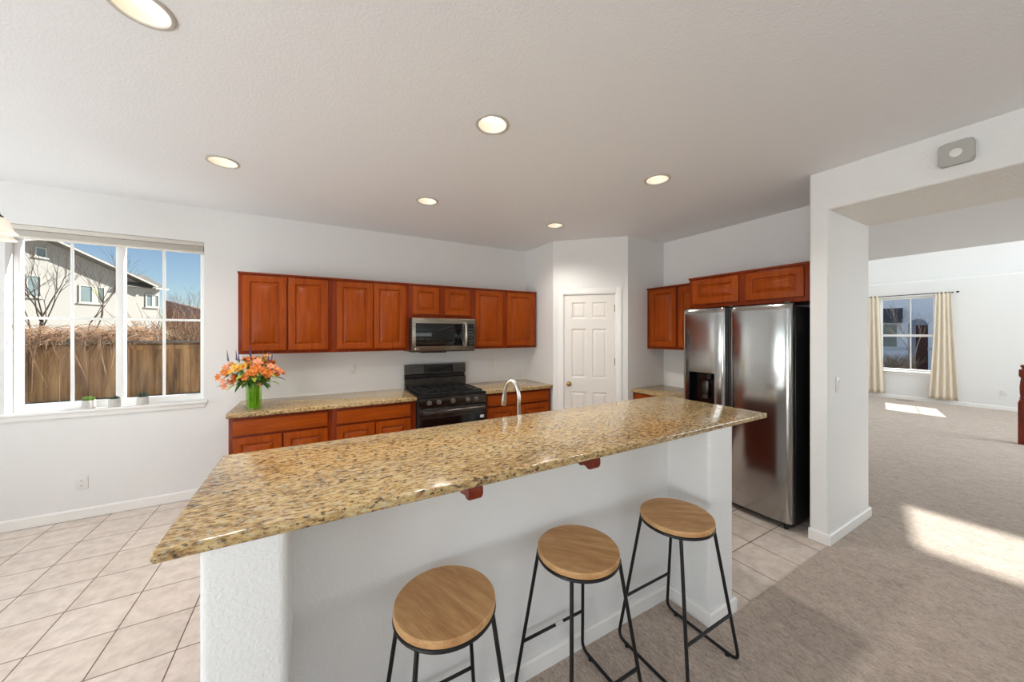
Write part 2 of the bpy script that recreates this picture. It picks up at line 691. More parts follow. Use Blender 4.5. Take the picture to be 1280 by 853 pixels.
# pantry walls (corner, angled, side) with a door opening in the angled one
P0, P1, P2, P3 = (2.68, YB), (2.68, 3.63), (3.33, 2.98), (XF, 2.98)
u45 = Vector((1, -1)).normalized()
n45 = Vector((1, 1)).normalized()          # into the pantry


def dg(s, d=0.0):
    """point on the angled pantry face: s metres from the corner P1, d metres into the pantry"""
    p = Vector(P1) + u45 * s + n45 * d
    return (p.x, p.y)


DS0, DS1, DZ = 0.135, 0.775, 2.05
m = MB()
m.prism([P0, P1, dg(0, .11), (2.79, YB)], 0, ZC)
m.prism([dg(0), dg(DS0), dg(DS0, .11), dg(0, .11)], 0, ZC)
m.prism([dg(DS1), P2, dg(0.919, .11), dg(DS1, .11)], 0, ZC)
m.prism([dg(DS0), dg(DS1), dg(DS1, .11), dg(DS0, .11)], DZ, ZC)
m.prism([P2, P3, (XF, 3.09), dg(0.919, .11)], 0, ZC)
struct(m.build('wall_pantry', WALL, smooth=False))

# fridge wall, return stub, beam over the wide opening
m = MB()
m.box(XF, 4.07, 1.10, YB, 0, ZC)
struct(m.build('wall_fridge', WALL, smooth=False))
m = MB()
m.prism(rounded([(3.25, 1.05), (4.07, 1.05), (4.07, 1.165), (3.25, 1.165)], [0.02, 0.02, 0, 0.02]), 0, 2.45)
m.prism(rounded([(3.25, 1.05), (4.07, 1.05), (4.07, 1.165), (3.25, 1.165)], [0, 0, 0, 0.02]), 2.45, ZC)
struct(m.build('wall_stub', WALL))
m = MB()
m.prism(rounded([(3.25, 2.45), (4.07, 2.45), (4.07, ZC), (3.25, ZC)], [0.02, 0.02, 0, 0]), YN, 1.05, fn=lambda a, b, z: (a, z, b))
o = struct(m.build('wall_beam', [WALL, LINTEL]))
for f in o.data.polygons:
    if f.normal.z < -0.9:
        f.material_index = 1

# hall ceiling and the tall living room beyond
m = MB()
m.box(4.07, 6.95, YN, YB, 2.60, ZC + 0.3)
struct(m.build('ceiling_hall', CEIL, smooth=False))
m = MB()
m.box(6.85, 6.95, YN, YB, ZC + 0.3, 6.7)
struct(m.build('wall_living_west', WALL, smooth=False))
m = MB()
m.box(6.85, 12.45, YN - T, YB + T, 6.6, 6.75)
struct(m.build('ceiling_living', CEIL, smooth=False))
# far wall: lower thick part with a rounded ledge, upper part set back
LW0, LW1, LZ0, LZ1 = 2.04, 2.93, 0.66, 2.40
m = MB()
prof = rounded([(12.0, 0), (12.0, 2.77), (12.3, 2.77), (12.3, 0)], [0, 0.07, 0, 0], n=8)
for y0, y1 in ((YN, LW0), (LW1, YB)):
    m.prism(prof, y0, y1, fn=lambda a, b, z: (a, z, b))
m.box(12.0, 12.3, LW0, LW1, 0, LZ0)
pr2 = [(12.0, LZ1)] + prof[1:-1] + [(12.3, LZ1)]
m.prism(pr2, LW0, LW1, fn=lambda a, b, z: (a, z, b))
struct(m.build('wall_far', WALL))
CY0, CY1, CZ0, CZ1 = 1.3, 3.02, 5.36, 6.05
m = MB()
m.box(12.25, 12.4, YN, CY0, 2.76, 6.7)
m.box(12.25, 12.4, CY1, YB, 2.76, 6.7)
m.box(12.25, 12.4, CY0, CY1, 2.76, CZ0)
m.box(12.25, 12.4, CY0, CY1, CZ1, 6.7)
struct(m.build('wall_far_upper', WALL, smooth=False))
# porch roof outside the living room window
m = MB()
m.box(12.4, 13.85, -1, 5, 2.72, 2.84)
struct(m.build('roof_porch', plain('roof_board', (120, 116, 110), 0.8), smooth=False))


# baseboards: mitred profile along a path, room side on the right-hand side of the walk
def baseboard(name, paths, h=0.085, t=0.013, z0=0.004):
    m = MB()
    prof = [(0, 0), (t, 0), (t, h - 0.012), (t * 0.55, h - 0.002), (0, h)]
    for pts in paths:
        P = [Vector(p) for p in pts]
        loops = []
        for i, p in enumerate(P):
            d0 = (p - P[i - 1]).normalized() if i else None
            d1 = (P[i + 1] - p).normalized() if i < len(P) - 1 else None
            n0 = Vector((d0.y, -d0.x)) if d0 else None
            n1 = Vector((d1.y, -d1.x)) if d1 else None
            if n0 is None:
                nn = n1
            elif n1 is None:
                nn = n0
            else:
                nn = (n0 + n1)
                nn = nn / max(0.2, nn.dot(n0))
            loops.append([(p.x + nn.x * a, p.y + nn.y * a, z0 + b) for a, b in prof])
        m.rings(loops, cap0=True, cap1=True)
    return struct(m.build(name, TRIMW, ang=0.5))


baseboard('baseboard_back', [[(XL, YB), (-0.63, YB)]])
baseboard('baseboard_stub', [[(3.25, 1.165), (3.25, 1.05), (4.07, 1.05), (4.07, 1.165)]])
baseboard('baseboard_far', [[(12.0, YB), (12.0, YN)]])
baseboard('baseboard_left', [[(XL, 0.3), (XL, YB)]])

# ------------------------------------------------------------------ island: half walls, bar top, corbels, sink counter
IX0, IX1, IXI0, IXI1 = -0.236, 2.025, -0.06, 1.80
IY0, IYP, IY1 = 1.066, 1.315, 1.70
m = MB()
path = [(IX0, IY0), (IXI0, IY0), (IXI0, IYP), (IXI1, IYP), (IXI1, IY0), (IX1, IY0), (IX1, IY1), (IX0, IY1)]
m.prism(rounded(path, [0.022, 0.022, 0, 0, 0.022, 0.022, 0, 0]), 0, 1.036)
struct(m.build('wall_island', WALL))
baseboard('baseboard_island', [[(IX0, IY1), (IX0, IY0), (IXI0, IY0), (IXI0, IYP), (IXI1, IYP), (IXI1, IY0), (IX1, IY0), (IX1, IY1)]])


def slab(name, pts, z0, z1, rad, r_edge=0.008, label='', cat='countertop', xf=None):
    m = MB()
    loops = []
    c = rounded(pts, rad)
    cx = sum(p[0] for p in c) / len(c)

    def inset(poly, d):
        out = []
        n = len(poly)
        for i in range(n):
            p = Vector(poly[i])
            a = (p - Vector(poly[i - 1])).normalized()
            b = (Vector(poly[(i + 1) % n]) - p).normalized()
            t = (a + b).normalized()
            nn = Vector((-t.y, t.x))
            out.append(tuple(p + nn * d))
        return out
    for k in range(5):
        a = PI / 2 * k / 4
        q = inset(c, r_edge * (1 - math.sin(a)))
        loops.append([(x, y, z0 + r_edge * (1 - math.cos(a))) for x, y in q])
    for k in range(5):
        a = PI / 2 * k / 4
        q = inset(c, r_edge * (1 - math.cos(a)))
        loops.append([(x, y, z1 - r_edge * (1 - math.sin(a))) for x, y in q])
    m.rings(loops, cap0=True, cap1=True)
    o = m.build(name, GRANITE)
    return tag(o, label, cat)


slab('bar_countertop', [(-0.317, 1.058), (2.388, 1.058), (2.372, 1.772), (-0.317, 1.765)], 1.0362, 1.067, 0.012, 0.009,
     'long golden granite bar top on the white island half wall', 'countertop')


def corbel(x, label):
    m = MB()
    pr = [(IYP - 0.001, 1.0355), (1.080, 1.0355), (1.074, 1.022), (1.074, 1.004), (1.080, 0.990), (1.092, 0.983), (1.106, 0.984), (1.116, 0.990), (1.122, 0.998), (1.130, 0.990), (1.145, 0.983), (1.158, 0.983), (1.168, 0.992), (1.176, 1.012), (IYP - 0.001, 1.014)]
    m.prism(pr, x - 0.026, x + 0.026, fn=lambda a, b, z: (z, a, b))
    bmesh.ops.bevel(m.bm, geom=list(m.bm.edges), offset=0.004, segments=2, affect='EDGES')
    return tag(m.build('corbel', MAHOG), label, 'bracket', 'corbels under the bar top')


corbel(0.475, 'dark red wood corbel under the bar top, nearer the left stool')
corbel(1.015, 'dark red wood corbel under the bar top, nearer the corner of the island')

# island sink cabinet and low counter behind the bar
ir = thing('sink_cabinet', (0.9, 2.0, 0), 'dark cherry sink cabinet behind the island half wall', 'cabinet')
m = MB()
m.box(-0.20, 2.0, 1.705, 2.30, 0.10, 0.845)
m.box(-0.18, 1.98, 1.705, 2.24, 0.0, 0.10)
m.build('carcass', CHERRYD, ir)


def door_rings(m, a0, a1, z0, z1, d0, d1, fr=0.055, out=None):
    """raised-panel door: a = along the face, d = out of the face"""
    w0, h0 = a1 - a0, z1 - z0
    fr = min(fr, w0 * 0.24, h0 * 0.26)

    def lp(i, d):
        return [(a0 + i, d, z0 + i), (a1 - i, d, z0 + i), (a1 - i, d, z1 - i), (a0 + i, d, z1 - i)]
    L = [lp(0, d0), lp(0, d1 - 0.005), lp(0.002, d1 - 0.0015), lp(0.006, d1), lp(fr, d1), lp(fr + 0.003, d1 - 0.003), lp(fr + 0.007, d1 - 0.011),
         lp(fr + 0.011, d1 - 0.012), lp(fr + 0.030, d1 - 0.003), lp(fr + 0.034, d1 - 0.0005)]
    m.rings(L, cap0=True, cap1=True)


def drawer_rings(m, a0, a1, z0, z1, d0, d1):
    def lp(i, d):
        return [(a0 + i, d, z0 + i), (a1 - i, d, z0 + i), (a1 - i, d, z1 - i), (a0 + i, d, z1 - i)]
    m.rings([lp(0, d0), lp(0, d1 - 0.007), lp(0.003, d1 - 0.002), lp(0.009, d1)], cap0=True, cap1=True)


M = facing_py(2.30)
for a0, a1 in ((-1.95, -1.45), (-1.41, -0.95), (-0.91, -0.45), (-0.41, 0.15)):
    mm = MB(M)
    door_rings(mm, a0, a1, 0.14, 0.82, 0.001, 0.02)
    mm.build('door', CHERRY, ir)
slab('sink_countertop', [(-0.23, 1.703), (2.05, 1.703), (2.05, 2.345), (-0.23, 2.345)], 0.846, 0.885, 0.01, 0.008, 'granite sink counter on the cabinet behind the raised bar')

# faucet
fx, fy = 1.158, 1.94
ft = thing('kitchen_faucet', (fx, fy, 0.885), 'brushed nickel gooseneck kitchen faucet rising behind the bar top', 'faucet')
m = MB()
m.lathe([(0, 0), (0.026, 0), (0.026, 0.006), (0.021, 0.012), (0.019, 0.07), (0.016, 0.085), (0, 0.085)], (fx, fy, 0.885), n=24)
m.build('base', CHROME, ft)
pts = [(fx, fy, 0.96 + 0.03 * k) for k in range(6)]
R_ = 0.058
fd = Vector((-0.45, 0.89, 0)).normalized()
for k in range(1, 13):
    a = PI * 0.94 * k / 12
    pts.append((fx + fd.x * (R_ - R_ * math.cos(a)), fy + fd.y * (R_ - R_ * math.cos(a)), 1.112 + 0.125 * math.sin(a)))
m = MB()
m.tube(pts, [0.0135] * 6 + [0.0135] * 12, 16)
m.build('spout', CHROME, ft)
e = Vector(pts[-1])
dv = (Vector(pts[-1]) - Vector(pts[-2])).normalized()
m = MB()
m.tube([e - dv * 0.012, e, e + dv * 0.03, e + dv * 0.062, e + dv * 0.068], [0.0145, 0.015, 0.0175, 0.020, 0.017], 16)
m.build('spray_head', CHROME, ft)
m = MB()
m.tube([(fx + .016, fy, .945), (fx + .05, fy, .955), (fx + .085, fy, .985)], [.008, .007, .006], 10)
m.build('handle', CHROME, ft)


# ------------------------------------------------------------------ cabinets
def upper_cab(name, M, a0, a1, z0, z1, depth, doors, dz, label, dd=0.020, group=None):
    base = M @ Vector(((a0 + a1) / 2, -depth / 2, z0))
    r = thing(name, base, label, 'cabinet', group)
    m = MB(M)
    m.box(a0, a1, -depth, -0.019, z0 + 0.01, z1, 0)
    m.build('carcass', CHERRYD, r)
    m = MB(M)
    m.box(a0, a1, -0.019, 0, z0, z1, 0.0015)
    m.box(a0 - 0.004, a1 + 0.004, -0.019, 0.012, z1 - 0.014, z1 + 0.004, 0.003)
    m.build('face_frame', CHERRYD, r)
    for d in doors:
        m = MB(M)
        door_rings(m, d[0], d[1], dz[0], dz[1], 0.0005, dd)
        m.build('door', CHERRY, r)
    return r


MU = facing_y(3.99)
G = 'upper cabinets on the back wall'
UZ0, UZ1 = 1.357, 2.114
upper_cab('upper_cabinet', MU, -0.606, 0.155, UZ0, UZ1, 0.309, [(-0.574, -0.232), (-0.218, 0.122)], (1.388, 2.088), 'cherry two-door upper cabinet above the vase of flowers', group=G)
upper_cab('upper_cabinet', MU, 0.156, 0.932, UZ0, UZ1, 0.309, [(0.199, 0.546), (0.556, 0.891)], (1.388, 2.088), 'tall cherry two-door upper cabinet touching the left side of the microwave', group=G)
upper_cab('upper_cabinet', MU, 0.933, 1.700, 1.728, UZ1, 0.309, [(0.973, 1.277), (1.350, 1.673)], (1.768, 2.088), 'short cherry two-door cabinet above the microwave', group=G)
upper_cab('upper_cabinet', MU, 1.701, 2.655, UZ0, UZ1, 0.309, [(1.740, 2.128), (2.195, 2.618)], (1.388, 2.088), 'cherry two-door upper cabinet between the microwave and the pantry wall', group=G)


def base_cab(name, M, a0, a1, depth, drawers, doors, label, top=0.846):
    base = M @ Vector(((a0 + a1) / 2, -depth / 2, 0))
    r = thing(name, base, label, 'cabinet', 'base cabinets')
    m = MB(M)
    m.box(a0, a1, -depth, -0.019, 0.10, top)
    m.build('carcass', CHERRYD, r)
    m = MB(M)
    m.box(a0 + .002, a1 - .002, -depth, -0.075, 0.0, 0.10)
    m.build('toe_kick', CHERRYD, r)
    m = MB(M)
    m.box(a0, a1, -0.019, 0, 0.10, top, 0.0015)
    m.build('face_frame', CHERRYD, r)
    for d in drawers:
        m = MB(M)
        drawer_rings(m, d[0], d[1], 0.692, 0.820, 0.0005, 0.02)
        m.build('drawer_front', CHERRYH, r)
    for d in doors:
        m = MB(M)
        door_rings(m, d[0], d[1], 0.125, 0.672, 0.0005, 0.02)
        m.build('door', CHERRY, r)
    return r


MBF = facing_y(3.66)
base_cab('base_cabinet', MBF, -0.619, 0.140, 0.639, [(-0.590, 0.108)], [(-0.590, -0.247), (-0.236, 0.108)], 'cherry base cabinet with one wide drawer under the vase of flowers')
base_cab('base_cabinet', MBF, 0.141, 0.925, 0.639, [(0.180, 0.869)], [(0.180, 0.518), (0.528, 0.869)], 'cherry base cabinet with one wide drawer at the left side of the range')
base_cab('base_cabinet', MBF, 1.712, 2.655, 0.639, [(1.745, 2.135), (2.205, 2.622)], [(1.745, 2.135), (2.205, 2.622)], 'cherry base cabinet with two drawers between range and pantry')
slab('back_countertop', [(-0.632, 3.625), (0.928, 3.625), (0.928, YB - 0.001), (-0.632, YB - 0.001)], 0.8465, 0.885, 0.008, 0.008, 'granite counter left of the range with the vase on it')
slab('back_countertop', [(1.709, 3.625), (2.67, 3.625), (2.676, 3.66), (2.676, YB - 0.001), (1.709, YB - 0.001)], 0.8465, 0.885, 0.004, 0.003, 'short granite counter between the range and the pantry corner')

MF = facing_x(3.37)
upper_cab('fridge_cabinet', MF, -2.205, -1.190, 1.805, 2.112, 0.629, [(-2.165, -1.722), (-1.662, -1.235)], (1.842, 2.084), 'wide cherry two-door cabinet above the refrigerator')
MS = facing_x(3.68)
upper_cab('upper_cabinet', MS, -2.978, -2.206, UZ0, UZ1, 0.319, [(-2.935, -2.565), (-2.535, -2.225)], (1.388, 2.088), 'cherry upper cabinet beside the refrigerator above the small counter')
MSB = facing_x(3.42)
base_cab('base_cabinet', MSB, -2.978, -2.206, 0.579, [(-2.94, -2.24)], [(-2.94, -2.60), (-2.58, -2.24)], 'cherry base cabinet between the pantry and the refrigerator', top=0.831)
slab('side_countertop', [(3.385, 2.2), (3.999, 2.2), (3.999, 2.979), (3.385, 2.979)], 0.832, 0.870, 0.005, 0.005, 'small granite counter between the pantry and the refrigerator')

# ------------------------------------------------------------------ microwave
MWY = 3.90
r = thing('microwave', (1.32, MWY + 0.2, 1.335), 'stainless over-the-range microwave with black glass door', 'microwave')
MM = facing_y(MWY)
m = MB(MM)
m.box(0.938, 1.698, -0.399, 0.0, 1.338, 1.724, 0.004)
m.build('housing', plain('microwave_case', (70, 66, 62), 0.45, 0.6), r)
m = MB(MM)
m.box(0.938, 1.698, 0.0005, 0.022, 1.352, 1.724, 0.004)
dfr = m.build('door', MWSTEEL, r)
m = MB(MM)
m.box(0.978, 1.536, 0.0222, 0.0245, 1.405, 1.665, 0.002)
m.build('door_glass', GLOSSB, dfr)
m = MB(MM)
pth = []
for k in range(9):
    t = k / 8
    pth.append((1.565, 0.024 + 0.038 * math.sin(PI * t) ** 0.6 + 0.004, 1.40 + 0.275 * t))
m.tube(pth, 0.0115, 12)
m.build('handle', SATIN, r)
m = MB(MM)
m.box(1.60, 1.680, 0.0222, 0.0245, 1.405, 1.665, 0.002)
pan = m.build('control_panel', GLOSSB, r)
for i in range(6):
    for j in range(3):
        m = MB(MM)
        m.box(1.608 + j * 0.023, 1.626 + j * 0.023, 0.0246, 0.0256, 1.418 + i * 0.034, 1.440 + i * 0.034, 0.001)
        m.build('button', plain('button_grey', (58, 56, 54), 0.4) if i + j == 0 else D.materials['button_grey'], pan)
m = MB(MM)
m.box(1.608, 1.674, 0.0246, 0.0254, 1.63, 1.656)
m.build('display', plain('display_dark', (26, 30, 34), 0.1), pan)
m = MB(MM)
m.box(1.06, 1.35, -0.2, -0.02, 1.326, 1.3378, 0.003)
m.build('vent_filter', BLACK, r)


def text_obj(body, size, loc, rot, mat, parent, name='logo'):
    cu = D.curves.new(name, 'FONT')
    cu.body = body
    cu.size = size
    cu.extrude = 0.0004
    tmp = D.objects.new(name + '_curve', cu)
    me = D.meshes.new_from_object(tmp)
    D.objects.remove(tmp)
    o = D.objects.new(name, me)
    COL.objects.link(o)
    me.materials.clear()
    me.materials.append(mat)
    o.parent = parent
    o.location = Vector(loc) - wloc(parent)
    o.rotation_euler = rot
    return o


LOGO = plain('logo_silver', (222, 220, 216), 0.35)
m = MB(MM)
m.lathe([(0, 0), (0.0085, 0), (0.0085, 0.001), (0, 0.001)], (0.975, 0.0221, 1.377), (0, 1, 0), 20)
m.build('emblem', LOGO, dfr)
text_obj('LG', 0.021, (0.988, MWY - 0.0224, 1.370), (PI / 2, 0, 0), LOGO, dfr)

# ------------------------------------------------------------------ range
RX0, RX1, RY = 0.936, 1.702, 3.60
r = thing('gas_range', (1.319, 3.94, 0), 'black stainless freestanding gas range with five burner knobs', 'range')
MR = facing_y(RY)
m = MB(MR)
m.box(RX0, RX1, -0.66, 0, 0.03, 0.868, 0.004)
for x in (RX0 + .04, RX1 - .08):
    m.box(x, x + .04, -.6, -.56, 0, .031)
    m.box(x, x + .04, -.1, -.06, 0, .031)
m.build('body', plain('range_side', (58, 58, 58), 0.4, 0.5), r)
# cooktop
m = MB(MR)
m.box(RX0, RX1, -0.66, 0.018, 0.8685, 0.892, 0.005)
m.build('cooktop', BLACKM, r)
# control panel, sloped
m = MB(MR)
m.prism([(0.0005, 0.770), (0.030, 0.770), (0.034, 0.780), (0.020, 0.862), (0.012, 0.868), (0.0005, 0.868)], RX0, RX1, fn=lambda a, b, z: (z, a, b))
cp = m.build('control_panel', BLKSTEEL, r)
for kx in (1.043, 1.146, 1.303, 1.473, 1.575):
    m = MB(MR)
    ax = (0, 0.985, 0.17)
    m.lathe([(0, 0), (0.026, 0), (0.026, 0.006), (0.0, 0.006)], (kx, 0.0262, 0.820), ax, 24)
    m.lathe([(0.019, 0.006), (0.0185, 0.022), (0.016, 0.026), (0, 0.026)], (kx, 0.0262, 0.820), ax, 24)
    m.box(kx - 0.004, kx + 0.004, 0.050, 0.062, 0.806, 0.842, 0.002)
    m.build('knob', KNOBM, cp)
# oven door
m = MB(MR)
m.box(RX0 + .003, RX1 - .003, 0.001, 0.034, 0.20, 0.764, 0.005)
od = m.build('oven_door', BLKSTEEL, r)
m = MB(MR)
m.box(RX0 + .03, RX1 - .03, 0.0342, 0.0365, 0.24, 0.655, 0.002)
m.build('door_glass', OVENGL, od)
m = MB(MR)
m.tube([(RX0 + .03, 0.075, 0.728), (RX1 - .03, 0.075, 0.728)], 0.016, 14)
for x in (RX0 + .05, RX1 - .05):
    m.box(x - .012, x + .012, 0.0342, 0.075, 0.716, 0.738, 0.003)
m.build('handle', BLKSTEEL, od)
m = MB(MR)
m.box(1.618, 1.665, 0.0367, 0.0375, 0.602, 0.634, 0.001)
m.build('sticker', WHITEP, od)
m = MB(MR)
m.box(RX0 + .003, RX1 - .003, 0.001, 0.034, 0.045, 0.193, 0.005)
m.build('drawer', BLKSTEEL, r)
# backguard
m = MB(MR)
m.prism([(-0.66, 0.8925), (-0.595, 0.8925), (-0.60, 1.00), (-0.635, 1.01), (-0.635, 1.045), (-0.598, 1.06), (-0.612, 1.166), (-0.625, 1.172), (-0.66, 1.172)], RX0, RX1, fn=lambda a, b, z: (z, a, b))
bg = m.build('backguard', BLKSTEEL, r)
m = MB(MR)
m.prism([(-0.6345, 1.012), (-0.6325, 1.012), (-0.6325, 1.043), (-0.6345, 1.043)], RX0 + .006, RX1 - .006, fn=lambda a, b, z: (z, a, b))
m.build('vent_slot', BLACK, bg)
m = MB(MR)
m.prism([(-0.5985, 1.068), (-0.5965, 1.068), (-0.6095, 1.158), (-0.6115, 1.158)], 1.16, 1.53, fn=lambda a, b, z: (z, a, b))
m.build('display', GLOSSB, bg)
# grates and burners
for gi in range(3):
    x0 = RX0 + 0.03 + gi * 0.236
    x1 = x0 + 0.228
    m = MB(MR)
    zt = 0.9155
    for yy in (-0.575, -0.03):
        m.box(x0, x1, yy - .006, yy + .006, zt - .012, zt, .002)
    for xx in (x0 + .006, x1 - .006):
        m.box(xx - .006, xx + .006, -0.581, -0.024, zt - .012, zt, .002)
    for yy in (-0.44, -0.30, -0.165):
        m.box(x0, x1, yy - .005, yy + .005, zt - .010, zt, .002)
    m.box((x0 + x1) / 2 - .005, (x0 + x1) / 2 + .005, -0.575, -0.03, zt - .010, zt, .002)
    for xx in (x0 + .006, x1 - .006):
        for yy in (-0.575, -0.03):
            m.box(xx - .006, xx + .006, yy - .006, yy + .006, 0.8922, zt - .01)
    m.build('grate', IRON, r)
for bx, by, br in ((1.07, -0.165, .045), (1.07, -0.44, .038), (1.32, -0.30, .05), (1.565, -0.165, .05), (1.565, -0.44, .035)):
    m = MB(MR)
    m.lathe([(0, 0.8922), (br + .012, 0.8922), (br + .01, 0.896), (br, 0.8965), (br, 0.901), (br - .004, 0.904), (0, 0.904)], (bx, by, 0), (0, 0, 1), 24)
    m.build('burner', IRON, r)

# ------------------------------------------------------------------ refrigerator
FX, FY0, FY1, FZ = 3.20, 1.262, 2.172, 1.784
r = thing('refrigerator', (3.6, 1.717, 0), 'side-by-side stainless refrigerator with a black water dispenser', 'refrigerator')
MFR = facing_x(FX)
m = MB(MFR)
m.box(-FY1, -FY0, -0.77, -0.085, 0.035, 1.765, 0.004)
for yy in (-FY1 + .06, -FY0 - .06):
    m.box(yy - .025, yy + .025, -.70, -.65, 0, .036)
    m.box(yy - .025, yy + .025, -.16, -.11, 0, .036)
m.build('cabinet_body', BLACK, r)


def bulge_door(a0, a1, z0, z1, depth, bulge, name, holes=None, e0=0.012, e1=0.012):
    """convex door front; optional rectangular recess (b0,b1,h0,h1,dep)"""
    m = MB(MFR)
    na = 24
    aa = sorted(set([a0 + (a1 - a0) * k / na for k in range(na + 1)] + ([holes[0], holes[1]] if holes else [])))
    zz = [z0, z0 + .006, z0 + .03] + ([holes[2], holes[3]] if holes else []) + [z1 - .05, z1 - .03, z1 - .015, z1 - .005, z1]
    zz = sorted(set(zz))

    def dep(a, z):
        t = (a - a0) / (a1 - a0)
        d = bulge * (1 - (2 * t - 1) ** 4) - bulge
        edge = min(a - a0, a1 - a)
        if edge < e0:
            d -= (e0 - math.sqrt(max(0, e0 * e0 - (e0 - edge) ** 2))) * 0.9
        top = z1 - z
        if top < 0.05:
            d -= 0.012 * (1 - top / 0.05) ** 2
        return d
    bm = m.bm
    g = [[bm.verts.new((a, dep(a, z), z)) for a in aa] for z in zz]
    for j in range(len(zz) - 1):
        for i in range(len(aa) - 1):
            if holes and aa[i] >= holes[0] - 1e-6 and aa[i + 1] <= holes[1] + 1e-6 and zz[j] >= holes[2] - 1e-6 and zz[j + 1] <= holes[3] + 1e-6:
                continue
            bm.faces.new((g[j][i], g[j][i + 1], g[j + 1][i + 1], g[j + 1][i]))
    # sides
    bk = [[bm.verts.new((a, -depth, z)) for a in (a0, a1)] for z in (z0, z1)]
    nz, nA = len(zz), len(aa)
    bm.faces.new([g[j][0] for j in range(nz)] + [bk[1][0], bk[0][0]])
    bm.faces.new([g[j][nA - 1] for j in range(nz)] + [bk[1][1], bk[0][1]])
    bm.faces.new([g[nz - 1][i] for i in range(nA)] + [bk[1][1], bk[1][0]])
    bm.faces.new([g[0][i] for i in range(nA)] + [bk[0][1], bk[0][0]])
    bm.faces.new((bk[0][0], bk[0][1], bk[1][1], bk[1][0]))
    return m.build(name, STEEL, r, ang=0.9)


fz = bulge_door(-FY1, -1.765, 0.06, FZ, 0.075, 0.014, 'freezer_door', holes=(-2.095, -1.852, 0.80, 1.178))
fd_ = bulge_door(-1.722, -FY0, 0.06, FZ, 0.075, 0.016, 'fridge_door')
for a0, a1, p in ((-1.7648, -1.745, fz), (-1.742, -1.7222, fd_)):
    m = MB(MFR)
    m.box(a0, a1, -0.075, -0.028, 0.06, FZ - 0.004, 0.003)
    m.build('handle_recess', BLACK, p)
# dispenser
m = MB(MFR)
b0, b1, h0, h1 = -2.095, -1.852, 0.80, 1.178
# recess shell
rec = 0.065


def shell(m, b0, b1, h0, h1, f, bk):
    v = lambda a, d, z: (a, d, z)
    m.face([v(b0, bk, h0), v(b1, bk, h0), v(b1, bk, h1), v(b0, bk, h1)])
    m.face([v(b0, f, h0), v(b0, bk, h0), v(b0, bk, h1), v(b0, f, h1)])
    m.face([v(b1, f, h0), v(b1, bk, h0), v(b1, bk, h1), v(b1, f, h1)])
    m.face([v(b0, f, h1), v(b1, f, h1), v(b1, bk, h1), v(b0, bk, h1)])
    m.face([v(b0, f, h0), v(b1, f, h0), v(b1, bk, h0), v(b0, bk, h0)])


shell(m, b0, b1, h0, h1, 0.001, -rec)
disp = m.build('dispenser_niche', GLOSSB, fz, smooth=False)
m = MB(MFR)
m.lathe([(0, 0), (0.085, 0), (0.085, 0.045), (0, 0.045)], ((b0 + b1) / 2 + 0.02, -0.05, 1.125), (0, 0, 1), 24)
for v in m.bm.verts:
    v.co.y = min(max(v.co.y, -0.063), 0.012)
m.build('spout_housing', GLOSSB, disp)
m = MB(MFR)
m.box((b0 + b1) / 2 - 0.02, (b0 + b1) / 2 + 0.045, -0.0645, -0.035, 0.93, 1.10, 0.006)
m.build('paddle', BLKSTEEL, disp)
m = MB(MFR)
m.box(b0 + .01, b1 - .01, -0.064, -0.01, 0.801, 0.825, 0.003)
m.build('drip_tray', BLKSTEEL, disp)
m = MB(MFR)
m.box(-FY1, -FY0, -0.10, -0.05, 0.035, 0.055, 0.003)
m.build('toe_grille', BLACK, r)
for a in (-FY1 + .02, -1.745, -FY0 - .055):
    m = MB(MFR)
    m.box(a, a + .045, -0.10, -0.02, FZ + 0.0, FZ + 0.014, 0.004)
    m.build('hinge_cover', BLACK, r)
m = MB(MFR)
m.tube([(-FY0 - .05, -.05, 0.0), (-FY0 - .05, -.05, 0.04)], .014, 12)
m.build('leveling_foot', BLACK, r)

# ------------------------------------------------------------------ pantry door
MD = Matrix(((u45.x, -n45.x, 0, P1[0]), (u45.y, -n45.y, 0, P1[1]), (0, 0, 1, 0), (0, 0, 0, 1)))   # local (s, out, z)
m = MB(MD)
cs0, cs1 = DS0 - 0.068, DS1 + 0.068
for a0, a1 in ((cs0, DS0 + .004), (DS1 - .004, cs1)):
    m.prism([(a0, 0), (a1, 0), (a1, .010), (a1 - .008 if a0 < DS0 else a1, .016), (a0 + .008 if a0 > DS0 else a0, .016), (a0, .012)], 0.004, DZ + .068)
m.box(cs0, cs1, 0, 0.015, DZ - .004, DZ + .068, 0.003)
m.box(DS0, DS0 + .012, -0.108, 0.001, 0.004, DZ)
m.box(DS1 - .012, DS1, -0.108, 0.001, 0.004, DZ)
m.box(DS0, DS1, -0.108, 0.001, DZ - .012, DZ)
struct(m.build('trim_pantry_door', TRIMW))
dr = D.objects.new('door_1', None)
COL.objects.link(dr)
dr.location = MD @ Vector(((DS0 + DS1) / 2, -0.02, 0.01))
tag(dr, 'white six-panel pantry door with brass knob', 'door', kind='structure')
m = MB(MD)
a0, a1, z0, z1 = DS0 + .0145, DS1 - .0145, 0.012, DZ - .0145
fd0 = -0.004
cols = [(a0 + .085, a0 + .270), (a1 - .270, a1 - .085)]
rows = [(0.20, 0.815), (0.985, 1.610), (1.735, 1.945)]
